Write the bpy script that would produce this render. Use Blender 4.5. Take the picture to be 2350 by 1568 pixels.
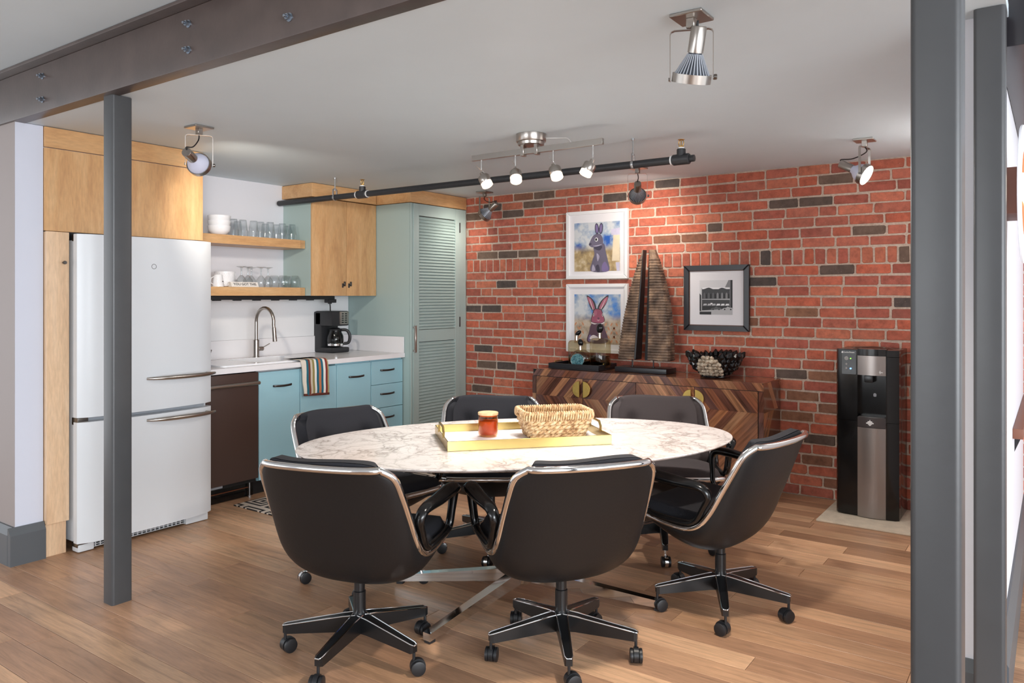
import bpy, bmesh, math, random
from mathutils import Vector, Matrix, Euler, Quaternion
PI = math.pi
for o in list(bpy.data.objects): bpy.data.objects.remove(o, do_unlink=True)
SC = bpy.context.scene
COL = SC.collection
R = math.radians

# ---------------------------------------------------------------- camera, light, exposure
F_PX, U_C, V_H, CAM_H, YAW = 1755.0, 1175.0, 680.0, 1.37, R(35.35)
CS, CC = math.sin(YAW), math.cos(YAW)
cam_d = bpy.data.cameras.new('camera'); cam = bpy.data.objects.new('camera', cam_d); COL.objects.link(cam)
cam.location = (0, 0, CAM_H); cam.rotation_euler = (R(90), 0, YAW)
cam_d.sensor_fit = 'HORIZONTAL'; cam_d.sensor_width = 36.0
cam_d.lens = 36.0 * F_PX / 2350.0
cam_d.shift_x = 0.0; cam_d.shift_y = (V_H - 784.0) / 2350.0
cam_d.clip_start = 0.02; cam_d.clip_end = 100
SC.camera = cam

wd = bpy.data.worlds.new('daylight'); SC.world = wd; wd.use_nodes = True
bg = wd.node_tree.nodes['Background']; bg.inputs[0].default_value = (0.93, 0.96, 1.0, 1); bg.inputs[1].default_value = 1.3

def area_light(name, loc, target, sx, sy, power, col):
    l = bpy.data.lights.new(name, 'AREA'); l.shape = 'RECTANGLE'; l.size = sx; l.size_y = sy; l.energy = power; l.color = col
    o = bpy.data.objects.new(name, l); COL.objects.link(o); o.location = loc
    o.rotation_euler = (Vector(target) - Vector(loc)).to_track_quat('-Z', 'Y').to_euler(); return o
area_light('window_daylight', (-3.2, -7.7, 1.55), (-2.4, 3.0, 1.25), 4.4, 2.1, 120, (0.93, 0.97, 1.0))
area_light('window_daylight_east', (4.6, -1.2, 1.45), (-3.6, 2.7, 1.35), 5.2, 2.0, 275, (0.90, 0.95, 1.0))
SC.view_settings.view_transform = 'Standard'; SC.view_settings.look = 'None'
SC.view_settings.gamma = 1.0; SC.view_settings.use_curve_mapping = False
SC.view_settings.exposure = 0.72
SC.cycles.transparent_max_bounces = 32

# pixel of the photograph -> point on a known plane of the room
def ray(u, v):
    a = (u - U_C) / F_PX
    return (-CS + a * CC, CC + a * CS, (V_H - v) / F_PX)
def onz(u, v, z):
    d = ray(u, v); t = (z - CAM_H) / d[2]; return Vector((d[0] * t, d[1] * t, z))
def onx(u, v, x):
    d = ray(u, v); t = x / d[0]; return Vector((x, d[1] * t, CAM_H + d[2] * t))
def ony(u, v, y):
    d = ray(u, v); t = y / d[1]; return Vector((d[0] * t, y, CAM_H + d[2] * t))
def proj(p):
    f = -CS * p[0] + CC * p[1]; r = CC * p[0] + CS * p[1]
    return (U_C + F_PX * r / f, V_H - F_PX * (p[2] - CAM_H) / f)

CEIL = 2.265; YB = 5.44; XK = -5.12

# ---------------------------------------------------------------- materials
MATS = {}
def s2l(c):
    return tuple(((x / 255) / 12.92 if x / 255 <= 0.04045 else ((x / 255 + 0.055) / 1.055) ** 2.4) for x in c)
class NT:
    def __init__(s, name):
        s.m = bpy.data.materials.new(name); s.m.use_nodes = True; s.t = s.m.node_tree
        s.b = s.t.nodes['Principled BSDF']; MATS[name] = s.m
    def n(s, typ, **kw):
        nd = s.t.nodes.new(typ)
        for k, v in kw.items():
            if k in nd.inputs.keys(): nd.inputs[k].default_value = v
            else: setattr(nd, k, v)
        return nd
    def l(s, a, b): s.t.links.new(a, b)
    def coords(s, kind='Object', scale=(1, 1, 1), rot=(0, 0, 0)):
        mp = s.n('ShaderNodeMapping'); mp.inputs['Scale'].default_value = scale; mp.inputs['Rotation'].default_value = rot
        if kind == 'Position':
            g = s.n('ShaderNodeNewGeometry'); s.l(g.outputs['Position'], mp.inputs[0])
        else:
            c = s.n('ShaderNodeTexCoord'); s.l(c.outputs[kind], mp.inputs[0])
        return mp.outputs[0]
    def noise(s, vec, scale=5, detail=4, rough=0.5, dist=0):
        nd = s.n('ShaderNodeTexNoise'); nd.inputs['Scale'].default_value = scale; nd.inputs['Detail'].default_value = detail
        nd.inputs['Roughness'].default_value = rough; nd.inputs['Distortion'].default_value = dist
        if vec is not None: s.l(vec, nd.inputs['Vector'])
        return nd.outputs['Fac']
    def ramp(s, fac, stops):
        r = s.n('ShaderNodeValToRGB'); e = r.color_ramp.elements
        while len(e) < len(stops): e.new(0.5)
        for el, (p, c) in zip(e, stops):
            el.position = p; el.color = (c[0], c[1], c[2], 1) if not isinstance(c, (int, float)) else (c, c, c, 1)
        s.l(fac, r.inputs[0]); return r.outputs[0]
    def mix(s, fac, a, b, mode='MIX'):
        m = s.n('ShaderNodeMix'); m.data_type = 'RGBA'; m.blend_type = mode
        for i, x in ((0, fac), (6, a), (7, b)):
            if isinstance(x, (int, float)): m.inputs[i].default_value = x
            elif isinstance(x, tuple): m.inputs[i].default_value = (x[0], x[1], x[2], 1)
            else: s.l(x, m.inputs[i])
        return m.outputs[2]
    def bump(s, h, strength=0.2, dist=0.01):
        b = s.n('ShaderNodeBump'); b.inputs['Strength'].default_value = strength; b.inputs['Distance'].default_value = dist
        s.l(h, b.inputs['Height']); s.l(b.outputs[0], s.b.inputs['Normal'])
    def set(s, **kw):
        for k, v in kw.items():
            k = k.replace('_', ' ')
            if isinstance(v, (int, float)): s.b.inputs[k].default_value = v
            elif isinstance(v, tuple): s.b.inputs[k].default_value = (v + (1,)) if len(v) == 3 else v
            else: s.l(v, s.b.inputs[k])
        return s
def plain(name, rgb, rough=0.5, metal=0.0, bump=0, bscale=40, var=0.0, **kw):
    t = NT(name); c = s2l(rgb)
    t.set(Base_Color=c, Roughness=rough, Metallic=metal, **kw)
    if var or bump:
        v = t.coords('Position'); nz = t.noise(v, bscale, 5)
        if var:
            lo = tuple(x * (1 - var) for x in c); hi = tuple(min(1, x * (1 + var)) for x in c)
            t.set(Base_Color=t.ramp(t.noise(v, bscale * 0.15, 3), [(0.3, lo), (0.7, hi)]))
        if bump: t.bump(nz, bump, 0.004)
    return t.m
plain('wall_white', (222, 223, 230), 0.6, bump=0.05, bscale=60)
plain('pier_white', (204, 208, 221), 0.6, bump=0.05, bscale=60)
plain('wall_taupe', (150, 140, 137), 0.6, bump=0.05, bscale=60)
plain('ceiling_paint', (212, 226, 234), 0.55, bump=0.06, bscale=25, var=0.012)
plain('steel_paint', (64, 65, 67), 0.36, bump=0.06, bscale=50, var=0.05)
plain('beam_steel', (78, 66, 62), 0.36, bump=0.08, bscale=60, var=0.16)
plain('bolt_zinc', (150, 160, 172), 0.3, 0.9)
plain('base_grey', (84, 88, 92), 0.45, bump=0.04)
plain('teal_paint', (160, 204, 217), 0.42, bump=0.02)
plain('sage_paint', (170, 190, 187), 0.45, bump=0.02)
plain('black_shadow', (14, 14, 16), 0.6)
plain('fridge_white', (214, 218, 222), 0.3, bump=0.015, bscale=220)
plain('fridge_trim', (168, 172, 178), 0.4)
plain('dishwasher_brown', (72, 54, 48), 0.38, bump=0.02)
plain('quartz_white', (240, 238, 240), 0.25)
plain('porcelain', (240, 240, 243), 0.12)
plain('chrome', (232, 232, 232), 0.07, 1.0)
plain('bronze_chrome', (214, 200, 186), 0.09, 1.0)
plain('nickel', (176, 170, 164), 0.28, 1.0)
plain('steel_dark', (120, 116, 112), 0.3, 1.0)
plain('pewter', (96, 94, 94), 0.35, 1.0)
plain('brass', (180, 156, 98), 0.26, 1.0, bump=0.03, bscale=20)
plain('brass_leaf', (212, 182, 104), 0.3, 1.0, bump=0.25, bscale=70)
plain('copper', (168, 112, 84), 0.35, 1.0)
plain('black_leather', (11, 12, 15), 0.46, bump=0.12, bscale=90)
plain('black_fabric', (27, 27, 33), 0.9, bump=0.25, bscale=420)
plain('brown_fabric', (62, 54, 54), 0.9, bump=0.25, bscale=420)
plain('black_gloss', (12, 12, 13), 0.16)
plain('black_satin', (20, 21, 23), 0.3)
plain('black_plastic', (34, 35, 38), 0.45)
plain('caster_black', (24, 25, 28), 0.4)
plain('grey_plastic', (140, 138, 136), 0.4)
plain('cooler_silver', (150, 142, 138), 0.3, 0.75)
plain('cooler_dark', (70, 64, 64), 0.35, 0.3)
plain('print_white', (235, 235, 235), 0.5)
plain('print_grey', (150, 152, 158), 0.5)
plain('ink_dark', (50, 50, 52), 0.6)
plain('pipe_black', (42, 43, 46), 0.45, bump=0.3, bscale=60)
plain('galvanized', (178, 180, 182), 0.35, 0.9)
plain('sprinkler_brass', (178, 140, 74), 0.35, 0.9)
plain('fin_grey', (196, 202, 212), 0.35, 0.5)
plain('fin_dark', (58, 62, 70), 0.4, 0.4)
plain('reflector_white', (205, 208, 228), 0.4)
plain('frame_white', (238, 238, 240), 0.35)
plain('mat_white', (232, 230, 234), 0.7)
plain('frame_black', (36, 34, 38), 0.3)
plain('frame_bronze', (96, 66, 54), 0.4)
plain('sculpt_black', (32, 31, 33), 0.42, bump=0.1, bscale=30)
plain('lacquer_black', (30, 30, 34), 0.3)
plain('crystal_black', (20, 20, 22), 0.18)
plain('pyrite', (192, 178, 158), 0.4, 0.35, bump=0.8, bscale=160, var=0.25)
plain('stone_black', (16, 17, 20), 0.12)
plain('jute_mat', (206, 192, 172), 0.9, bump=0.6, bscale=120, var=0.1)
plain('wax', (196, 128, 84), 0.5)
plain('wood_shelf_red', (128, 82, 64), 0.5)
plain('sign_white', (236, 230, 224), 0.6)
plain('bowl_wood', (74, 54, 48), 0.5, bump=0.1, bscale=40, var=0.2)
plain('coaster_pink', (206, 176, 172), 0.6)
plain('cord_black', (20, 20, 22), 0.5)
plain('cord_white', (225, 225, 225), 0.5)
plain('window_frame', (70, 70, 72), 0.5)
def emis(name, rgb, st):
    t = NT(name); t.set(Base_Color=s2l(rgb), Emission_Color=s2l(rgb), Emission_Strength=st, Roughness=0.4); return t.m
emis('bulb_glow', (255, 236, 205), 3.0)
emis('lens_glow', (255, 246, 235), 6.0)
emis('led_green', (120, 255, 60), 3.0)
emis('led_blue', (60, 130, 255), 9.0)
emis('lamp_red', (255, 88, 44), 0.9)
emis('lamp_white', (255, 240, 214), 1.6)
def glass(name, rgb, rough=0.0, ior=1.45):
    t = NT(name); t.set(Base_Color=s2l(rgb), Roughness=rough, Transmission_Weight=1.0, IOR=ior); return t.m
def thin_glass(name, rgb, refl=1.0):
    t = NT(name); nt = t.t; out = nt.nodes['Material Output']; nt.nodes.remove(t.b)
    tr = t.n('ShaderNodeBsdfTransparent'); tr.inputs[0].default_value = s2l(rgb) + (1,)
    gl = t.n('ShaderNodeBsdfGlossy'); gl.inputs['Roughness'].default_value = 0.03
    lw = t.n('ShaderNodeLayerWeight'); lw.inputs[0].default_value = 0.5; pw = t.n('ShaderNodeMath', operation='POWER'); t.l(lw.outputs['Facing'], pw.inputs[0]); pw.inputs[1].default_value = 2.2
    mu = t.n('ShaderNodeMath', operation='MULTIPLY_ADD'); mu.inputs[1].default_value = 0.72 * refl; mu.inputs[2].default_value = 0.05 * refl
    mx = t.n('ShaderNodeMixShader'); t.l(pw.outputs[0], mu.inputs[0]); t.l(mu.outputs[0], mx.inputs[0]); t.l(tr.outputs[0], mx.inputs[1]); t.l(gl.outputs[0], mx.inputs[2]); t.l(mx.outputs[0], out.inputs[0])
thin_glass('clear_glass', (244, 247, 248), 1.1)
thin_glass('smoke_glass', (232, 224, 204))
thin_glass('liquid', (176, 166, 132), 0.6)
thin_glass('amber_glass', (244, 208, 176), 0.7)
glass('dark_glass', (90, 90, 92), 0.02, 1.4)
# frosted shade
t = NT('frosted_glow'); t.set(Base_Color=s2l((255, 238, 214)), Emission_Color=s2l((255, 222, 186)), Emission_Strength=1.5, Roughness=0.5)

# maple, grain upright (along z) or lying (along y / x)
def woodmat(name, cols, scale, rough=0.38, big=1.6, bump=0.03):
    t = NT(name); v = t.coords('Position', scale)
    oi = t.n('ShaderNodeObjectInfo'); va = t.n('ShaderNodeVectorMath', operation='MULTIPLY_ADD')
    t.l(v, va.inputs[0]); va.inputs[1].default_value = (1, 1, 1)
    cb = t.n('ShaderNodeCombineXYZ'); mm = t.n('ShaderNodeMath', operation='MULTIPLY'); mm.inputs[1].default_value = 37.0
    t.l(oi.outputs['Random'], mm.inputs[0])
    for i in range(3): t.l(mm.outputs[0], cb.inputs[i])
    t.l(cb.outputs[0], va.inputs[2]); v = va.outputs[0]
    a = t.noise(v, big, 6, 0.55, 0.6); b = t.noise(v, big * 9, 5, 0.6)
    c1 = t.ramp(a, [(0.25, s2l(cols[0])), (0.5, s2l(cols[1])), (0.75, s2l(cols[2]))])
    c2 = t.ramp(b, [(0.3, 0.86), (0.7, 1.06)])
    t.set(Base_Color=t.mix(1.0, c1, c2, 'MULTIPLY'), Roughness=rough); t.bump(b, bump, 0.002)
    return t.m
MAPLE = [(192, 144, 98), (212, 166, 116), (222, 182, 134)]
woodmat('maple_up', MAPLE, (7, 7, 1.2))
woodmat('maple_lie', MAPLE, (7, 1.2, 7))
woodmat('maple_liex', MAPLE, (1.2, 7, 7))
MAPLE2 = [(214, 176, 140), (228, 194, 158), (236, 206, 174)]
woodmat('maple_pale', MAPLE2, (7, 7, 1.2))
woodmat('oak_lid', [(196, 160, 118), (214, 180, 136), (222, 192, 150)], (60, 6, 6))

# planks / bricks / veneer: colour per piece comes from the mesh attribute 'tone'
def attr_col(t, name='tone'):
    a = t.n('ShaderNodeAttribute'); a.attribute_name = name; return a.outputs['Color']
t = NT('oak_plank'); tone = attr_col(t)
g = t.n('ShaderNodeNewGeometry'); oi = t.n('ShaderNodeObjectInfo')
cb = t.n('ShaderNodeCombineXYZ'); mm = t.n('ShaderNodeMath', operation='MULTIPLY'); mm.inputs[1].default_value = 61.0
t.l(oi.outputs['Random'], mm.inputs[0]); t.l(mm.outputs[0], cb.inputs[0]); t.l(mm.outputs[0], cb.inputs[2])
va = t.n('ShaderNodeVectorMath', operation='MULTIPLY_ADD'); t.l(g.outputs['Position'], va.inputs[0]); va.inputs[1].default_value = (1.6, 22, 1); t.l(cb.outputs[0], va.inputs[2])
grain = t.noise(va.outputs[0], 1.5, 8, 0.62, 1.2); fine = t.noise(va.outputs[0], 12, 6, 0.65)
blot = t.noise(g.outputs['Position'], 2.2, 3)
c1 = t.ramp(grain, [(0.28, 0.66), (0.5, 1.0), (0.72, 1.2)]); c2 = t.ramp(fine, [(0.3, 0.84), (0.65, 1.06)]); c3 = t.ramp(blot, [(0.3, 0.9), (0.7, 1.08)])
col = t.mix(1.0, t.mix(1.0, t.mix(1.0, tone, c1, 'MULTIPLY'), c2, 'MULTIPLY'), c3, 'MULTIPLY')
t.set(Base_Color=col, Roughness=t.ramp(fine, [(0.2, 0.3), (0.8, 0.46)])); t.bump(fine, 0.06, 0.002)
t = NT('oak_far'); v = t.coords('Position')
br = t.n('ShaderNodeTexBrick'); t.l(v, br.inputs['Vector'])
br.inputs['Color1'].default_value = s2l((150, 112, 82)) + (1,); br.inputs['Color2'].default_value = s2l((124, 90, 64)) + (1,); br.inputs['Mortar'].default_value = s2l((60, 42, 30)) + (1,)
br.inputs['Scale'].default_value = 1.0; br.inputs['Mortar Size'].default_value = 0.0015; br.inputs['Brick Width'].default_value = 1.3; br.inputs['Row Height'].default_value = 0.12
t.set(Base_Color=br.outputs['Color'], Roughness=0.4)

t = NT('brick_face'); tone = attr_col(t); v = t.coords('Position')
n1 = t.noise(v, 26, 6, 0.6); n2 = t.noise(v, 190, 4, 0.6); n3 = t.noise(v, 9, 4)
c = t.mix(1.0, tone, t.ramp(n1, [(0.25, 0.62), (0.5, 1.0), (0.75, 1.28)]), 'MULTIPLY')
c = t.mix(t.ramp(n3, [(0.5, 0.0), (0.75, 0.16)]), c, s2l((150, 120, 104)))
c = t.mix(1.0, c, t.ramp(n2, [(0.27, 0.35), (0.36, 1.0), (0.7, 1.08)]), 'MULTIPLY')
fleck = t.ramp(t.noise(v, 120, 3, 0.5), [(0.70, 0.0), (0.74, 0.5)])
c = t.mix(fleck, c, s2l((206, 186, 170)))
t.set(Base_Color=c, Roughness=0.85); t.bump(n2, 0.5, 0.004)
t = NT('mortar'); v = t.coords('Position'); n1 = t.noise(v, 60, 6, 0.65)
t.set(Base_Color=t.ramp(n1, [(0.25, s2l((176, 152, 136))), (0.55, s2l((206, 188, 172))), (0.8, s2l((220, 206, 194)))]), Roughness=0.9); t.bump(n1, 0.7, 0.006)

t = NT('rosewood'); tone = attr_col(t); dirv = attr_col(t, 'grain')
g = t.n('ShaderNodeNewGeometry')
# grain coordinate: along piece = dot(position, grain), across stays fine
sep = t.n('ShaderNodeSeparateColor'); t.l(dirv, sep.inputs[0])
cx = t.n('ShaderNodeCombineXYZ')
for i in range(3):
    m1 = t.n('ShaderNodeMath', operation='MULTIPLY_ADD'); m1.inputs[1].default_value = 2.0; m1.inputs[2].default_value = -1.0
    t.l(sep.outputs[i], m1.inputs[0]); t.l(m1.outputs[0], cx.inputs[i])
dt = t.n('ShaderNodeVectorMath', operation='DOT_PRODUCT'); t.l(g.outputs['Position'], dt.inputs[0]); t.l(cx.outputs[0], dt.inputs[1])
cc = t.n('ShaderNodeVectorMath', operation='CROSS_PRODUCT'); t.l(g.outputs['Position'], cc.inputs[0]); t.l(cx.outputs[0], cc.inputs[1])
sc = t.n('ShaderNodeVectorMath', operation='SCALE'); t.l(cc.outputs[0], sc.inputs[0]); sc.inputs['Scale'].default_value = 55.0
ad = t.n('ShaderNodeVectorMath', operation='ADD'); t.l(sc.outputs[0], ad.inputs[0])
c3 = t.n('ShaderNodeCombineXYZ'); ms = t.n('ShaderNodeMath', operation='MULTIPLY'); ms.inputs[1].default_value = 3.0; t.l(dt.outputs['Value'], ms.inputs[0]); t.l(ms.outputs[0], c3.inputs[0]); t.l(ms.outputs[0], c3.inputs[1])
t.l(c3.outputs[0], ad.inputs[1])
n1 = t.noise(ad.outputs[0], 1.0, 5, 0.6)
c = t.mix(1.0, tone, t.ramp(n1, [(0.28, 0.4), (0.48, 0.95), (0.7, 1.5)]), 'MULTIPLY')
t.set(Base_Color=c, Roughness=0.16, Coat_Weight=0.4, Coat_Roughness=0.06)

t = NT('marble'); v = t.coords('Position')
w = t.noise(v, 4.0, 5, 0.6)
off = t.n('ShaderNodeVectorMath', operation='MULTIPLY_ADD'); nz = t.n('ShaderNodeTexNoise'); nz.inputs['Scale'].default_value = 3.2; nz.inputs['Detail'].default_value = 5; t.l(v, nz.inputs['Vector'])
t.l(nz.outputs['Color'], off.inputs[0]); off.inputs[1].default_value = (0.75, 0.75, 0.75); t.l(v, off.inputs[2])
vo = t.n('ShaderNodeTexVoronoi', feature='DISTANCE_TO_EDGE'); vo.inputs['Scale'].default_value = 6.5; t.l(off.outputs[0], vo.inputs['Vector'])
vo2 = t.n('ShaderNodeTexVoronoi', feature='DISTANCE_TO_EDGE'); vo2.inputs['Scale'].default_value = 13; t.l(off.outputs[0], vo2.inputs['Vector'])
v1 = t.ramp(vo.outputs['Distance'], [(0.0, 0.75), (0.05, 0.22), (0.16, 0.0)])
v2 = t.ramp(vo2.outputs['Distance'], [(0.0, 0.34), (0.07, 0.0)])
mask = t.ramp(w, [(0.38, 0.25), (0.6, 1.0)])
base = t.ramp(t.noise(v, 2.2, 4), [(0.3, s2l((226, 214, 208))), (0.7, s2l((238, 230, 226)))])
vein = s2l((146, 134, 124))
m1 = t.n('ShaderNodeMath', operation='MULTIPLY'); t.l(v1, m1.inputs[0]); t.l(mask, m1.inputs[1])
c = t.mix(m1.outputs[0], base, vein)
m2 = t.n('ShaderNodeMath', operation='MULTIPLY'); t.l(v2, m2.inputs[0]); t.l(mask, m2.inputs[1])
c = t.mix(m2.outputs[0], c, vein)
t.set(Base_Color=c, Roughness=0.14)

t = NT('wicker'); v = t.coords('Position'); n1 = t.noise(v, 55, 4); n2 = t.noise(v, 400, 3)
c = t.ramp(n1, [(0.3, s2l((138, 100, 66))), (0.45, s2l((192, 156, 112))), (0.60, s2l((216, 190, 150))), (0.76, s2l((140, 132, 124)))])
t.set(Base_Color=c, Roughness=0.65); t.bump(n2, 0.3, 0.002)

t = NT('ribbed_wood'); v = t.coords('Position'); n1 = t.noise(v, 14, 5); n2 = t.noise(v, 120, 4)
c = t.ramp(n1, [(0.3, s2l((70, 56, 48))), (0.5, s2l((120, 98, 82))), (0.7, s2l((172, 142, 116)))])
t.set(Base_Color=t.mix(1.0, c, t.ramp(n2, [(0.3, 0.7), (0.7, 1.1)]), 'MULTIPLY'), Roughness=0.5); t.bump(n2, 0.3, 0.002)

t = NT('agate'); v = t.coords('Position'); vo = t.n('ShaderNodeTexVoronoi'); vo.inputs['Scale'].default_value = 38; t.l(v, vo.inputs['Vector'])
c = t.ramp(t.noise(v, 60, 5, 0.6, 1.0), [(0.3, s2l((40, 52, 58))), (0.48, s2l((70, 120, 132))), (0.6, s2l((128, 170, 172))), (0.72, s2l((58, 60, 58)))])
t.set(Base_Color=c, Roughness=0.12)

# black and white rug: nested squares, checker-shifted
t = NT('rug_weave'); v = t.coords('Position', (1 / 0.22, 1 / 0.22, 1), (0, 0, 0))
sp = t.n('ShaderNodeSeparateXYZ'); t.l(v, sp.inputs[0])
def cell(o):
    f = t.n('ShaderNodeMath', operation='FRACT'); t.l(o, f.inputs[0])
    a = t.n('ShaderNodeMath', operation='SUBTRACT'); t.l(f.outputs[0], a.inputs[0]); a.inputs[1].default_value = 0.5
    b = t.n('ShaderNodeMath', operation='ABSOLUTE'); t.l(a.outputs[0], b.inputs[0]); return b.outputs[0]
shift = t.n('ShaderNodeMath', operation='FLOOR'); t.l(sp.outputs[1], shift.inputs[0])
hx = t.n('ShaderNodeMath', operation='MULTIPLY_ADD'); t.l(shift.outputs[0], hx.inputs[0]); hx.inputs[1].default_value = 0.5; t.l(sp.outputs[0], hx.inputs[2])
mx = t.n('ShaderNodeMath', operation='MAXIMUM'); t.l(cell(hx.outputs[0]), mx.inputs[0]); t.l(cell(sp.outputs[1]), mx.inputs[1])
mu = t.n('ShaderNodeMath', operation='MULTIPLY'); t.l(mx.outputs[0], mu.inputs[0]); mu.inputs[1].default_value = 6.0
fr = t.n('ShaderNodeMath', operation='FRACT'); t.l(mu.outputs[0], fr.inputs[0])
gt = t.n('ShaderNodeMath', operation='GREATER_THAN'); t.l(fr.outputs[0], gt.inputs[0]); gt.inputs[1].default_value = 0.5
t.set(Base_Color=t.mix(gt.outputs[0], s2l((36, 34, 36)), s2l((216, 200, 184))), Roughness=0.95)

# striped towel: stripes across y
t = NT('towel_stripes'); v = t.coords('Object'); sp = t.n('ShaderNodeSeparateXYZ'); t.l(v, sp.inputs[0])
mr = t.n('ShaderNodeMapRange'); mr.inputs['From Min'].default_value = -0.125; mr.inputs['From Max'].default_value = 0.125; t.l(sp.outputs[1], mr.inputs[0])
stripes = [(226, 218, 204), (226, 218, 204), (34, 104, 122), (120, 62, 48), (206, 192, 172), (150, 138, 84), (236, 232, 224), (28, 100, 122), (188, 116, 76), (28, 100, 122), (236, 232, 224), (132, 50, 44), (176, 164, 116)]
r = t.n('ShaderNodeValToRGB'); r.color_ramp.interpolation = 'CONSTANT'; e = r.color_ramp.elements
while len(e) < len(stripes): e.new(0.5)
for i, (el, c) in enumerate(zip(e, stripes)): el.position = i / len(stripes); el.color = s2l(c) + (1,)
t.l(mr.outputs[0], r.inputs[0]); t.set(Base_Color=r.outputs[0], Roughness=0.95); t.bump(t.noise(t.coords('Position'), 260, 3), 0.5, 0.003)
plain('towel_hem', (96, 48, 38), 0.95, bump=0.4, bscale=260)

# painted grounds of the two hare pictures
def ground(name, sky, horizon, low, zc):
    t = NT(name); v = t.coords('Position'); sp = t.n('ShaderNodeSeparateXYZ'); t.l(v, sp.inputs[0])
    cl = t.noise(v, 9, 6, 0.55); sk = t.ramp(cl, [(0.36, s2l(sky)), (0.48, s2l((150, 170, 196))), (0.6, s2l((206, 210, 214)))])
    lo = t.ramp(t.noise(v, 12, 5, 0.6), [(0.3, s2l((112, 98, 86))), (0.5, s2l(low)), (0.72, s2l(horizon))])
    mr = t.n('ShaderNodeMapRange'); mr.inputs['From Min'].default_value = zc - 0.03; mr.inputs['From Max'].default_value = zc + 0.03; t.l(sp.outputs[2], mr.inputs[0])
    t.set(Base_Color=t.mix(mr.outputs[0], lo, sk), Roughness=0.5)
ground('ground_a', (40, 92, 178), (226, 212, 186), (176, 152, 108), 1.76)
ground('ground_b', (74, 132, 206), (214, 204, 190), (190, 170, 148), 1.20)
for nm, c in dict(hare_grey=(104, 98, 118), hare_dark=(66, 62, 80), hare_light=(168, 162, 184), hare_violet=(120, 106, 150), hare_pink=(158, 84, 106), hare_rose=(176, 104, 124), hare_plum=(96, 68, 82), hare_white=(226, 214, 214), leaf_orange=(204, 142, 104), cream=(222, 206, 178), lav=(196, 192, 214)).items():
    plain('paint_' + nm, c, 0.5, var=0.12, bscale=60)
for g_ in (30, 60, 90, 130, 180, 215, 235): plain('bw_%d' % g_, (g_, g_, g_ + 3), 0.5)
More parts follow.
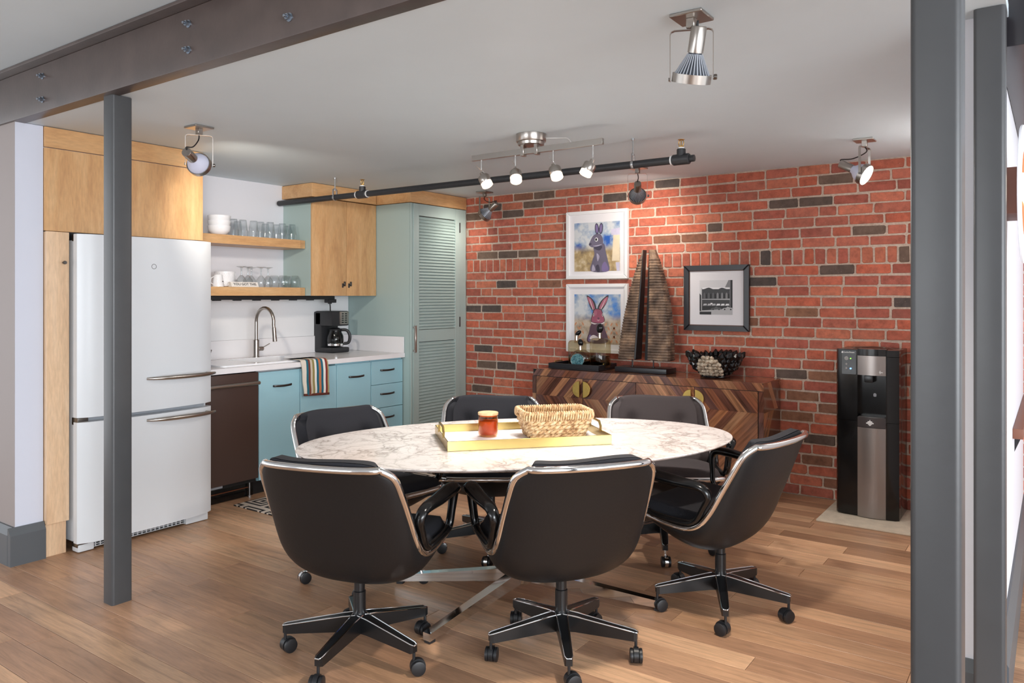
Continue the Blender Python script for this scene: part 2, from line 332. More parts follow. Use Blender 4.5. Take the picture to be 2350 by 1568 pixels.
# ---------------------------------------------------------------- mesh helpers
class MB:
    """collects shapes; build() links them as ONE mesh object"""
    def __init__(s): s.v = []; s.f = []; s.mi = []; s.cur = 0
    def add(s, vs, fs):
        o = len(s.v); s.v += [tuple(p) for p in vs]
        for f in fs: s.f.append([i + o for i in f]); s.mi.append(s.cur)
        return s
    def box(s, x0, x1, y0, y1, z0, z1, bev=0.0, seg=2, M=None):
        if bev <= 0:
            vs = [(x, y, z) for z in (z0, z1) for y in (y0, y1) for x in (x0, x1)]
            fs = [(0, 2, 3, 1), (4, 5, 7, 6), (0, 1, 5, 4), (2, 6, 7, 3), (0, 4, 6, 2), (1, 3, 7, 5)]
        else:
            bm = bmesh.new(); bmesh.ops.create_cube(bm, size=1)
            for w in bm.verts:
                w.co = ((x0 + x1) / 2 + w.co.x * (x1 - x0), (y0 + y1) / 2 + w.co.y * (y1 - y0), (z0 + z1) / 2 + w.co.z * (z1 - z0))
            bmesh.ops.bevel(bm, geom=list(bm.edges), offset=bev, segments=seg, profile=0.6, affect='EDGES')
            vs = [tuple(w.co) for w in bm.verts]; bm.verts.index_update(); fs = [[w.index for w in f.verts] for f in bm.faces]; bm.free()
        if M is not None: vs = [M @ Vector(p) for p in vs]
        return s.add(vs, fs)
    def lathe(s, prof, n=24, M=None, cap=(True, True)):
        vs = []; fs = []
        for r, z in prof:
            for i in range(n): a = 2 * PI * i / n; vs.append((r * math.cos(a), r * math.sin(a), z))
        for k in range(len(prof) - 1):
            for i in range(n):
                j = (i + 1) % n; fs.append((k * n + i, k * n + j, (k + 1) * n + j, (k + 1) * n + i))
        if cap[0] and prof[0][0] > 1e-6: fs.append(tuple(range(n - 1, -1, -1)))
        if cap[1] and prof[-1][0] > 1e-6: fs.append(tuple((len(prof) - 1) * n + i for i in range(n)))
        if M is not None: vs = [M @ Vector(p) for p in vs]
        return s.add(vs, fs)
    def cyl(s, p0, p1, r0, r1=None, n=16, bev=0.0):
        p0 = Vector(p0); p1 = Vector(p1); d = p1 - p0; L = d.length; r1 = r0 if r1 is None else r1
        M = Matrix.Translation(p0) @ d.to_track_quat('Z', 'Y').to_matrix().to_4x4()
        prof = [(r0, 0), (r1, L)] if bev <= 0 else [(r0 - bev, 0), (r0, bev), (r1, L - bev), (r1 - bev, L)]
        return s.lathe(prof, n, M)
    def tube(s, pts, r, n=10, closed=False, rz=None, flat=None, up=(0, 0, 1)):
        """swept tube; r a number or a list; flat = (width scale, height scale)"""
        P = [Vector(p) for p in pts]; m = len(P); vs = []; fs = []
        U = Vector(up); prev = None
        for k in range(m):
            if closed: T = P[(k + 1) % m] - P[k - 1]
            else: T = P[min(k + 1, m - 1)] - P[max(k - 1, 0)]
            T.normalize()
            if prev is None:
                A = T.cross(U)
                if A.length < 1e-3: A = T.cross(Vector((1, 0, 0)))
                A.normalize()
            else:
                A = prev - T * prev.dot(T); A.normalize()
            prev = A; B = A.cross(T)
            rr = r[k] if isinstance(r, (list, tuple)) else r
            fx, fy = flat if flat else (1, 1)
            for i in range(n):
                a = 2 * PI * i / n; vs.append(P[k] + A * math.cos(a) * rr * fx + B * math.sin(a) * rr * fy)
        for k in range(m if closed else m - 1):
            k2 = (k + 1) % m
            for i in range(n):
                j = (i + 1) % n; fs.append((k * n + i, k * n + j, k2 * n + j, k2 * n + i))
        if not closed:
            fs.append(tuple(range(n - 1, -1, -1))); fs.append(tuple((m - 1) * n + i for i in range(n)))
        return s.add(vs, fs)
    def prism(s, poly, M, h, cham=0.0):
        """poly in the xy plane of M, extruded along +z by h; cham shrinks the top outline"""
        n = len(poly); c = (sum(p[0] for p in poly) / n, sum(p[1] for p in poly) / n)
        vs = [(p[0], p[1], 0) for p in poly]; fs = []
        if cham > 0:
            vs += [(p[0], p[1], h - cham) for p in poly]
            top = []
            for p in poly:
                dx, dy = p[0] - c[0], p[1] - c[1]; L = math.hypot(dx, dy) or 1
                top.append((p[0] - dx / L * cham * 1.2, p[1] - dy / L * cham * 1.2, h))
            vs += top; lv = 3
        else:
            vs += [(p[0], p[1], h) for p in poly]; lv = 2
        for k in range(lv - 1):
            for i in range(n):
                j = (i + 1) % n; fs.append((k * n + i, k * n + j, (k + 1) * n + j, (k + 1) * n + i))
        fs.append(tuple(range(n - 1, -1, -1))); fs.append(tuple((lv - 1) * n + i for i in range(n)))
        return s.add([M @ Vector(p) for p in vs], fs)
    def grid(s, fn, nu, nv, closed_u=False):
        vs = [fn(i / (nu if closed_u else nu - 1), j / (nv - 1)) for j in range(nv) for i in range(nu)]; fs = []
        for j in range(nv - 1):
            for i in range(nu if closed_u else nu - 1):
                i2 = (i + 1) % nu; fs.append((j * nu + i, j * nu + i2, (j + 1) * nu + i2, (j + 1) * nu + i))
        return s.add(vs, fs)
    def ico(s, c, r, sub=1, sx=1, sy=1, sz=1, jit=0, rnd=None):
        bm = bmesh.new(); bmesh.ops.create_icosphere(bm, subdivisions=sub, radius=1)
        vs = []
        for w in bm.verts:
            k = 1 + (rnd.uniform(-jit, jit) if rnd else 0); vs.append((c[0] + w.co.x * r * sx * k, c[1] + w.co.y * r * sy * k, c[2] + w.co.z * r * sz * k))
        bm.verts.index_update(); fs = [[w.index for w in f.verts] for f in bm.faces]; bm.free(); return s.add(vs, fs)
    def mesh(s, name, mats, origin=(0, 0, 0), smooth=True, angle=40):
        me = bpy.data.meshes.new(name)
        ox, oy, oz = origin
        me.from_pydata([(x - ox, y - oy, z - oz) for x, y, z in s.v], [], s.f)
        for m in (mats if isinstance(mats, (list, tuple)) else [mats]): me.materials.append(MATS[m])
        if len(set(s.mi)) > 1: me.polygons.foreach_set('material_index', s.mi)
        if smooth:
            me.polygons.foreach_set('use_smooth', [True] * len(me.polygons)); me.set_sharp_from_angle(angle=R(angle))
        me.update(); return me

def origin_of(parent):
    o = Vector((0, 0, 0)); p = parent
    while p is not None: o += p.location; p = p.parent
    return o
def link(name, me, parent=None, loc=(0, 0, 0), rot=(0, 0, 0)):
    o = bpy.data.objects.new(name, me); COL.objects.link(o); o.location = loc; o.rotation_euler = rot
    if parent is not None: o.parent = parent
    return o
def part(name, mb, mats, parent, world=True, smooth=True, angle=40, label=None):
    """world=True: the shapes were given in room coordinates"""
    me = mb.mesh(name, mats, origin_of(parent) if world and parent is not None else (0, 0, 0), smooth, angle)
    o = link(name, me, parent)
    if label: o['label'] = label
    return o
def tag(o, label, cat, group=None):
    o['label'] = label; o['category'] = cat
    if group: o['group'] = group
    return o
def thing(name, label, cat, loc=(0, 0, 0), rotz=0, group=None):
    o = link(name, None, None, loc, (0, 0, rotz)); o.empty_display_size = 0.05
    return tag(o, label, cat, group)
def single(name, mb, mats, label, cat, group=None, smooth=True, angle=40, base=None):
    b = base if base is not None else (0, 0, 0)
    me = mb.mesh(name, mats, b, smooth, angle); o = link(name, me, None, b); return tag(o, label, cat, group)
def struct(name, mb, mats, smooth=False, angle=40):
    o = link(name, mb.mesh(name, mats, (0, 0, 0), smooth, angle)); o['kind'] = 'structure'; return o
def rr(x0, x1, y0, y1, r, n=5):
    """rounded rectangle outline"""
    out = []
    for cx, cy, a0 in ((x1 - r, y1 - r, 0), (x0 + r, y1 - r, 90), (x0 + r, y0 + r, 180), (x1 - r, y0 + r, 270)):
        for i in range(n + 1): a = R(a0 + 90 * i / n); out.append((cx + r * math.cos(a), cy + r * math.sin(a)))
    return out
def smoothpath(pts, per=6, closed=False):
    """Catmull-Rom through the points"""
    P = [Vector(p) for p in pts]; n = len(P); out = []
    for k in range(n if closed else n - 1):
        if closed: a, b, c, d = P[k - 1], P[k], P[(k + 1) % n], P[(k + 2) % n]
        else: a, b, c, d = P[max(k - 1, 0)], P[k], P[k + 1], P[min(k + 2, n - 1)]
        for i in range(per):
            t = i / per
            out.append(0.5 * ((2 * b) + (c - a) * t + (2 * a - 5 * b + 4 * c - d) * t * t + (3 * b - a - 3 * c + d) * t ** 3))
    if not closed: out.append(P[-1])
    return out
def clip(poly, x0, x1, y0, y1):
    def cut(P, ins, inter):
        out = []
        for i in range(len(P)):
            a, b = P[i - 1], P[i]
            if ins(b):
                if not ins(a): out.append(inter(a, b))
                out.append(b)
            elif ins(a): out.append(inter(a, b))
        return out
    def ix(c): return lambda a, b: (c, a[1] + (b[1] - a[1]) * (c - a[0]) / (b[0] - a[0]))
    def iy(c): return lambda a, b: (a[0] + (b[0] - a[0]) * (c - a[1]) / (b[1] - a[1]), c)
    for ins, it in ((lambda p: p[0] >= x0, ix(x0)), (lambda p: p[0] <= x1, ix(x1)), (lambda p: p[1] >= y0, iy(y0)), (lambda p: p[1] <= y1, iy(y1))):
        if len(poly) < 3: return []
        poly = cut(poly, ins, it)
    return poly
def inset(poly, d):
    n = len(poly); c = (sum(p[0] for p in poly) / n, sum(p[1] for p in poly) / n); out = []
    for p in poly:
        dx, dy = c[0] - p[0], c[1] - p[1]; L = math.hypot(dx, dy) or 1; k = min(d, L * 0.4); out.append((p[0] + dx / L * k, p[1] + dy / L * k))
    return out
def set_tone(me, rgb, name='tone'):
    a = me.attributes.new(name, 'FLOAT_COLOR', 'POINT')
    a.data.foreach_set('color', [x for _ in range(len(me.vertices)) for x in (rgb[0], rgb[1], rgb[2], 1.0)])
def text_part(s, size, mat, parent, M, depth=0.0006, align='CENTER'):
    """flat lettering, standing in the local xy plane of M (room coordinates)"""
    cu = bpy.data.curves.new('lettering', 'FONT'); cu.body = s; cu.size = size; cu.align_x = align; cu.align_y = 'CENTER'; cu.extrude = depth; cu.resolution_u = 3
    o = bpy.data.objects.new('lettering', cu); COL.objects.link(o)
    me = bpy.data.meshes.new_from_object(o.evaluated_get(bpy.context.evaluated_depsgraph_get()))
    bpy.data.objects.remove(o, do_unlink=True)
    og = origin_of(parent); me.transform(Matrix.Translation(-og) @ M); me.materials.clear(); me.materials.append(MATS[mat])
    return link('lettering', me, parent)
# frames: local (x right, y up, z out) of a surface facing +x or -y
def face_px(x, y, z): return Matrix(((0, 0, 1, x), (1, 0, 0, y), (0, 1, 0, z), (0, 0, 0, 1)))
def face_my(x, y, z): return Matrix(((1, 0, 0, x), (0, 0, -1, y), (0, 1, 0, z), (0, 0, 0, 1)))

# ---------------------------------------------------------------- room shell
rnd = random.Random(7)
floor = struct('floor', MB().box(-7, 4.2, -8.2, 7.7, -0.08, -0.004), 'oak_far')
tones = [(172, 134, 104), (160, 122, 94), (182, 144, 112), (150, 114, 88), (166, 128, 98), (186, 148, 116), (156, 120, 94)]
W = 0.12
y = 0.62; row = 0
while y < YB - 0.01:
    y1 = min(y + W, YB)
    xa = -5.12 if y > 1.86 else -6.4
    x = xa - rnd.uniform(0.1, 1.2); xe = 0.9 if y1 > 2.6 else 0.4
    while x < xe:
        L = rnd.uniform(0.75, 1.75); xs, x2 = max(x, xa), min(x + L, xe)
        # leave out planks the photograph cannot show (under the cupboards, behind the frame)
        vis = False
        for q in range(6):
            px_ = xs + (x2 - xs) * q / 5
            for yy in (y, y1):
                f = -CS * px_ + CC * yy
                if f < 0.4: continue
                u_, v_ = proj((px_, yy, 0))
                if -160 < u_ < 2500 and v_ < 1720: vis = True
        if x2 - xs > 0.05 and vis and not (x2 < -4.75):
            g = 0.0009
            mb = MB().box(xs + g, x2 - g, y + g, y1 - g, -0.0035, 0.0, 0.0008, 1)
            me = mb.mesh('plank', 'oak_plank', smooth=False); c = s2l(rnd.choice(tones)); k = rnd.uniform(1.15, 1.55); set_tone(me, [q * k for q in c])
            link('plank', me, floor)
        x += L
    y = y1; row += 1

mort = struct('wall_back', MB().box(-5.3, 1.6, YB + 0.0065, YB + 0.20, 0, CEIL), 'mortar')
wl = struct('wall_left', MB().box(XK - 0.14, XK, 1.86, YB + 0.01, 0, CEIL), 'wall_white')
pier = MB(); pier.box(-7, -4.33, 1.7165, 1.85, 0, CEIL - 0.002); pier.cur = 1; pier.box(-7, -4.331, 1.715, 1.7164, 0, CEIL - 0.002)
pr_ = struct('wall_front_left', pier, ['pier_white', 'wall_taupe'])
struct('ceiling', MB().box(-5.3, -0.12, 1.767, YB + 0.2, CEIL, CEIL + 0.04), 'ceiling_paint')
struct('ceiling_front', MB().box(-7, 4.2, -8.2, 1.69, 2.507, 2.56), 'ceiling_paint')
struct('wall_right', MB().box(-0.33, -0.15, 2.87, 5.65, 0, 3.0), 'wall_white')
struct('wall_bulkhead', MB().box(-0.12, 3.2, 1.77, 1.84, 2.507, 3.0), 'wall_white')
struct('ceiling_passage', MB().box(-0.4, 3.2, 1.84, 8.0, 3.0, 3.06), 'ceiling_paint')
struct('wall_far', MB().box(-0.33, 3.2, 7.6, 7.7, 0, 3.0), 'wall_white')
struct('wall_rear', MB().box(-7, -5.6, -8.1, -8.0, 0, 2.507).box(-0.8, 4.2, -8.1, -8.0, 0, 2.507).box(-5.6, -0.8, -8.1, -8.0, 0, 0.4).box(-5.6, -0.8, -8.1, -8.0, 2.42, 2.507), 'wall_white')
wf = struct('window_1', MB().box(-5.6, -0.8, -8.08, -8.02, 0.4, 0.46).box(-5.6, -0.8, -8.08, -8.02, 2.36, 2.42), 'window_frame')
for k in range(5): part('mullion', MB().box(-5.6 + k * 1.185, -5.54 + k * 1.185, -8.08, -8.02, 0.46, 2.36), 'window_frame', wf, smooth=False)
def skirting(name, path, h, d):
    """grey board with a chamfered top, following corner points (x, y) with outward offset already applied"""
    mb = MB()
    for (xa, ya, xb, yb, ox, oy) in path:
        prof = [(0, 0), (d, 0), (d, h - 0.035), (d * 0.3, h), (0, h)]
        vs = []
        for (px_, py_) in ((xa, ya), (xb, yb)):
            for a, z in prof: vs.append((px_ + ox * a, py_ + oy * a, z))
        n = len(prof); fs = [(i, (i + 1) % n, n + (i + 1) % n, n + i) for i in range(n)] + [tuple(range(n)), tuple(range(2 * n - 1, n - 1, -1))]
        mb.add(vs, fs)
    return struct(name, mb, 'base_grey')
skirting('baseboard_left', [(-7, 1.715, -4.33, 1.715, 0, -1), (-4.33, 1.682, -4.33, 1.85, 1, 0)], 0.19, 0.034)
skirting('baseboard_right', [(-0.15, 2.95, -0.15, 5.6, 1, 0), (-0.33, 2.87, -0.205, 2.87, 0, -1)], 0.2, 0.03)

# bricks: courses measured on the photograph
course_z = []
z = 0.0; ch = 1.583 / 22
for k in range(22): course_z.append((z, z + ch, 'run')); z += ch
course_z.append((1.583, 1.697, 'rowlock')); z = 1.697
ch2 = (CEIL - 1.697) / 8
for k in range(8): course_z.append((z, z + ch2, 'run')); z += ch2
dark_px = {(1158, 1): 0}
DARK = [(1239, 466), (1149, 481), (1105, 583), (1262, 448), (1386, 452), (1519, 421), (1420, 462), (1095, 706), (1136, 706), (1127, 798), (1626, 517), (1880, 404), (1960, 518), (2000, 518), (2060, 683), (1726, 640), (1177, 845), (1760, 590), (1830, 456), (1866, 452), (1890, 620), (1075, 491), (1160, 487), (1110, 838), (1090, 888), (1930, 616), (1850, 872), (1850, 1005), (1900, 1008), (1805, 1005), (1170, 583), (1205, 585), (1158, 650), (1300, 452), (1945, 404), (2075, 600)]
BROWN = [(1200, 466), (1180, 448), (1560, 540), (1595, 548), (1640, 530), (1905, 870), (1260, 655), (1420, 590), (1755, 640), (1730, 730), (1870, 720), (1860, 1060), (1890, 1100), (1830, 960), (1840, 910), (1880, 940)]
def inside(px, box):
    p = ony(px[0], px[1], YB); return box[0] <= p.x <= box[1] and box[2] <= p.z <= box[3]
REDS = [(184, 100, 78), (176, 94, 74), (190, 110, 86), (170, 92, 76), (182, 104, 84), (194, 114, 88), (162, 90, 76), (176, 100, 82), (186, 98, 74)]
bricks = []
for (za, zb, kind) in course_z:
    pitch = 0.2205 if kind == 'run' else 0.0735
    j = 0.0125
    x = -4.40 - rnd.uniform(0, pitch); wob = rnd.uniform(-0.002, 0.002)
    while x < 0.3:
        w = pitch * (rnd.uniform(0.94, 1.06) if kind == 'run' else rnd.uniform(0.93, 1.07))
        if kind == 'run' and rnd.random() < 0.06: w *= 0.55
        xs, xe = max(x, -4.372), min(x + w - j, 0.3)
        if xe - xs > 0.022: bricks.append([xs, xe, za + j / 2 + wob, zb - j / 2 + wob + rnd.uniform(-0.002, 0.002), kind])
        x += w
def brick_mesh(b, bm_=None):
    xs, xe, za, zb, kind = b
    cr = [rnd.uniform(0.002, 0.010) for _ in range(4)]; jt = lambda: rnd.uniform(-0.0022, 0.0022)
    o = [(xs + cr[0], za), (xe - cr[1], za), (xe, za + cr[1] * 0.8), (xe, zb - cr[2] * 0.8), (xe - cr[2], zb), (xs + cr[3], zb), (xs, zb - cr[3] * 0.8), (xs, za + cr[0] * 0.8)]
    o = [(a + jt(), c + jt()) for a, c in o]; pr2 = rnd.uniform(-0.002, 0.003)
    mb = MB(); mb.prism([(a, c) for a, c in o], face_my(0, YB + 0.012, 0), 0.012 + pr2, 0.0035); return mb
occl = [(1300, 1440, 478, 806), (1569, 1720, 606, 762), (1216, 1790, 850, 1568), (1920, 2080, 800, 1568), (1012, 1870, 980, 1568)]
scored = []
for b in bricks:
    cx_, cz_ = (b[0] + b[1]) / 2, (b[2] + b[3]) / 2; u_, v_ = proj((cx_, YB, cz_))
    u0, v0 = proj((b[0], YB, b[2])); u1, v1 = proj((b[1], YB, b[3])); area = abs(u1 - u0) * abs(v1 - v0)
    vis = 1060 < u_ < 2086 and v_ < 1160 and not any(a < u_ < c and d_ < v_ < e_ for a, c, d_, e_ in occl)
    scored.append((area if vis else area * 0.01, b))
order = sorted(range(len(scored)), key=lambda i: -scored[i][0]); keep = set(order[:300])
rest = MB(); rest_tone = []
for i, b in enumerate(bricks):
    c = s2l(rnd.choice(REDS)); k = rnd.uniform(0.88, 1.12)
    bx = (b[0] - 0.005, b[1] + 0.005, b[2] - 0.004, b[3] + 0.004)
    if any(inside(p, bx) for p in DARK): c = s2l(rnd.choice([(96, 80, 72), (84, 74, 70), (108, 88, 76)])); k = 1
    elif any(inside(p, bx) for p in BROWN): c = s2l(rnd.choice([(146, 102, 78), (138, 96, 76), (132, 88, 68)])); k = 1
    col_ = [q * k for q in c]; mb = brick_mesh(b)
    if i in keep:
        me = mb.mesh('brick', 'brick_face', smooth=False); set_tone(me, col_); link('brick', me, mort)
    else:
        rest.add(mb.v, mb.f); rest_tone += [col_] * len(mb.v)
me = rest.mesh('bricks', 'brick_face', smooth=False)
a_ = me.attributes.new('tone', 'FLOAT_COLOR', 'POINT'); a_.data.foreach_set('color', [x for c in rest_tone for x in (c[0], c[1], c[2], 1.0)])
o = link('bricks', me, mort); o['kind'] = 'stuff'

# steel beam with bolts, posts
beam = thing('steel_beam', 'dark brown steel beam with bolts crossing under the ceiling edge', 'beam', (-2.0, 1.73, 2.262))
part('web', MB().box(-7, 3.2, 1.70, 1.7665, 2.262, 2.4895, 0.003), 'beam_steel', beam)
part('flange', MB().box(-7, 3.2, 1.648, 1.7665, 2.490, 2.506, 0.004), 'beam_steel', beam)
for (u_, v_) in ((433, 55), (433, 115), (98, 175), (98, 229), (665, 40)):
    p = ony(u_, v_, 1.70); mb = MB()
    mb.cyl((p.x, 1.70, p.z), (p.x, 1.697, p.z), 0.0155, n=20); mb.cyl((p.x, 1.697, p.z), (p.x, 1.684, p.z), 0.0115, n=6); mb.cyl((p.x, 1.684, p.z), (p.x, 1.672, p.z), 0.0055, n=12, bev=0.002)
    part('bolt', mb, 'bolt_zinc', beam)
def post(x0, x1, y0, y1, z1, label, cap=False):
    mb = MB(); mb.prism(rr(x0, x1, y0, y1, 0.012, 4), Matrix.Identity(4), z1)
    single('steel_post', mb, 'steel_paint', label, 'post', base=((x0 + x1) / 2, (y0 + y1) / 2, 0))
post(-3.475, -3.392, 1.732, 1.824, 2.262, 'grey steel post standing in front of the white refrigerator')
post(-0.238, -0.148, 1.72, 1.812, 2.262, 'grey steel post beside the water cooler, under the brown beam')
post(-0.207, -0.122, 2.778, 2.868, CEIL - 0.001, 'shorter grey steel post against the white wall end beside the round lamp')

# passage wall details
LC = Vector((-0.096, 3.30, 1.735)); LM = Matrix.Translation(LC) @ Matrix.Rotation(R(-1.5), 4, 'Z')
lamp = thing('wall_lamp', 'round white wall lamp with red glowing disc and bright bar', 'lamp', (-0.15, 3.30, 1.735))
part('backbox', MB().box(-0.15, -0.100, 3.14, 3.46, 1.655, 1.815, 0.004), 'wood_shelf_red', lamp)
part('disc', MB().lathe([(0.244, 0.0), (0.247, 0.002), (0.247, 0.007), (0.244, 0.009)], 56, LM @ Matrix.Rotation(R(90), 4, 'Y')), 'frame_white', lamp)
part('glow_disc', MB().lathe([(0.155, 0.009), (0.155, 0.011)], 48, LM @ Matrix.Rotation(R(90), 4, 'Y')), 'lamp_red', lamp)
bar = MB(); bar.box(0.0112, 0.02, -0.262, 0.262, -0.024, 0.044, 0.002, M=LM); part('light_bar', bar, 'lamp_white', lamp)
bar = MB(); bar.box(0.0112, 0.02, -0.262, 0.262, -0.042, -0.028, 0.002, M=LM); part('light_bar', bar, 'lamp_white', lamp)
ledge = thing('wall_ledge', 'reddish wooden ledge on a bracket along the white passage wall', 'shelf', (-0.15, 4.7, 0.74))
part('board', MB().box(-0.15, -0.11, 4.0, 5.4, 0.745, 0.79, 0.003), 'wood_shelf_red', ledge)
mb = MB(); mb.prism([(0, 0), (0.035, 0.09), (0, 0.09)], Matrix(((1, 0, 0, -0.15), (0, 0, 1, 4.2), (0, 1, 0, 0.655), (0, 0, 0, 1))), 0.02); part('bracket', mb, 'frame_black', ledge)
tag(link('passage_beam', MB().box(-0.149, -0.02, 2.92, 5.6, 2.17, 2.62, 0.004).mesh('passage_beam', 'frame_black')), 'dark beam running along the passage wall above the round lamp', 'beam')
# ---------------------------------------------------------------- kitchen run along the left wall
# over-refrigerator cabinet, trim, tall side cabinet
oc = thing('wall_cabinet', 'wide maple cabinet mounted above the white refrigerator', 'cabinet', (-4.7, 2.31, 1.715))
part('body', MB().box(XK + 0.001, -4.342, 1.852, 2.768, 1.717, 2.262), 'wall_white', oc, smooth=False)
for ya, yb in ((1.853, 2.296), (2.299, 2.768)):
    part('door', MB().box(-4.341, -4.32, ya, yb, 1.715, 2.152, 0.0015, 1), 'maple_up', oc)
part('trim_board', MB().box(-4.341, -4.32, 1.853, 2.768, 2.156, 2.262, 0.0015, 1), 'maple_lie', oc)
tc = thing('tall_cabinet', 'narrow pale maple tall cabinet with a round knob beside the refrigerator', 'cabinet', (-4.7, 1.91, 0))
part('body', MB().box(-5.0, -4.317, 1.855, 1.962, 0.174, 1.71), 'maple_pale', tc, smooth=False)
part('door', MB().box(-4.316, -4.298, 1.853, 1.966, 0.172, 1.711, 0.0015, 1), 'maple_pale', tc)
part('toe_board', MB().box(-4.335, -4.315, 1.855, 1.957, 0, 0.17), 'maple_pale', tc, smooth=False)
p = onx(145, 603, -4.298); kb = MB(); kb.cyl(p, p + Vector((0.012, 0, 0)), 0.005, n=12); kb.cyl(p + Vector((0.012, 0, 0)), p + Vector((0.026, 0, 0)), 0.009, n=16, bev=0.002); part('knob', kb, 'pewter', tc)

# refrigerator
fr = thing('refrigerator', 'white two-door refrigerator with long steel handles', 'refrigerator', (-4.6, 2.37, 0))
part('body', MB().box(-5.0, -4.275, 1.985, 2.757, 0.05, 1.672, 0.006), 'fridge_white', fr)
FY0, FY1 = 1.975, 2.765
def fdoor(z0, z1):
    pts = []
    n = 16
    for i in range(n + 1):
        s = -1 + 2 * i / n; e = min(1, (1 - abs(s)) / 0.03); edge = 0.018 * (1 - math.sqrt(max(0, 1 - (1 - e) ** 2)))
        pts.append((-4.215 + 0.034 * (1 - s * s) - edge, FY0 + (FY1 - FY0) * (s + 1) / 2))
    poly = [(-4.27, FY0)] + pts + [(-4.27, FY1)]
    mb = MB(); mb.prism([(a, b) for a, b in poly], Matrix.Translation((0, 0, z0)), z1 - z0); return mb
part('upper_door', fdoor(0.722, 1.702), 'fridge_white', fr, angle=30)
part('lower_door', fdoor(0.052, 0.697), 'fridge_white', fr, angle=30)
part('gasket', MB().box(-4.30, -4.268, 2.0, 2.74, 0.695, 0.725), 'fridge_trim', fr, smooth=False)
for z0, z1 in ((0.68, 0.72), (1.665, 1.70), (0.028, 0.055)):
    part('hinge', MB().box(-4.30, -4.235, FY0 + 0.004, FY0 + 0.06, z0, z1, 0.004), 'steel_dark', fr)
gr = part('grille', MB().box(-4.30, -4.255, FY0 + 0.05, 2.60, 0.012, 0.05), 'black_shadow', fr, smooth=False)
gm = MB()
for k in range(4): gm.box(-4.255, -4.247, FY0 + 0.05, 2.60, 0.012 + k * 0.0117, 0.0152 + k * 0.0117)
for k in range(22): yy = FY0 + 0.05 + k * 0.026; gm.box(-4.255, -4.246, yy, yy + 0.004, 0.012, 0.05)
part('grille_bars', gm, 'fridge_white', gr, smooth=False)
part('foot_cover', MB().box(-4.30, -4.232, 2.60, 2.745, 0.004, 0.046, 0.004), 'fridge_white', fr)
part('foot_cover', MB().box(-4.30, -4.232, FY0 + 0.005, FY0 + 0.09, 0.004, 0.044, 0.008), 'fridge_white', fr)
for z in (0.903, 0.668):
    hp = []
    for i in range(15):
        s = -1 + 2 * i / 14; hp.append((-4.135 - 0.035 * s ** 4 - 0.012 * s * s, 2.545 + 0.215 * s, z))
    hb = MB(); hb.tube(hp, [0.007 + 0.006 * (1 - abs(-1 + 2 * i / 14) ** 3) for i in range(15)], 12, flat=(1, 1.0))
    for s in (-0.8, 0.8): hb.cyl((-4.205, 2.545 + 0.215 * s, z), (-4.155, 2.545 + 0.215 * s, z), 0.008, n=12)
    part('handle', hb, 'nickel', fr)
p = onx(353, 612, -4.184); bd = MB()
ring = [(p.x + 0.002, p.y + 0.0135 * math.cos(2 * PI * i / 24), p.z + 0.0135 * math.sin(2 * PI * i / 24)) for i in range(24)]
bd.tube(ring, 0.0017, 6, closed=True); bg_ = part('badge', bd, 'ink_dark', fr)
text_part('GE', 0.011, 'print_grey', bg_, face_px(p.x + 0.002, p.y, p.z))
for dy in (-0.042, 0.042):
    ml = MB()
    for k in range(7): ml.box(p.x, p.x + 0.0016, p.y + dy - 0.024 + k * 0.007, p.y + dy - 0.0195 + k * 0.007, p.z - 0.003, p.z + 0.003)
    part('badge_marks', ml, 'print_grey', bg_, smooth=False)

# dishwasher
DX = -4.44
dw = thing('dishwasher', 'dark brown dishwasher with bar handle next to the refrigerator', 'dishwasher', (-4.7, 3.03, 0))
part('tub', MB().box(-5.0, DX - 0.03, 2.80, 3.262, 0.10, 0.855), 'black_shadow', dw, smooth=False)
part('door', MB().box(DX - 0.03, DX, 2.797, 3.262, 0.128, 0.852, 0.003), 'dishwasher_brown', dw)
hb = MB(); hb.cyl((DX + 0.035, 2.81, 0.782), (DX + 0.035, 3.25, 0.782), 0.0125, n=16, bev=0.004)
for yy in (2.85, 3.235): hb.cyl((DX, yy, 0.782), (DX + 0.035, yy, 0.782), 0.009, n=10)
part('handle', hb, 'nickel', dw)
part('toe_panel', MB().box(-4.52, -4.50, 2.80, 3.262, 0.004, 0.125), 'black_gloss', dw, smooth=False)
part('toe_strip', MB().box(-4.50, -4.492, 2.80, 3.22, 0.062, 0.068), 'copper', dw, smooth=False)
part('rating_label', MB().box(-4.47, -4.462, 2.80, 3.0, 0.108, 0.122), 'print_grey', dw, smooth=False)
for yy in (2.84, 3.22): part('levelling_foot', MB().lathe([(0.012, 0), (0.012, 0.012), (0.005, 0.014), (0.005, 0.10)], 12, Matrix.Translation((-4.48, yy, 0))), 'galvanized', dw)

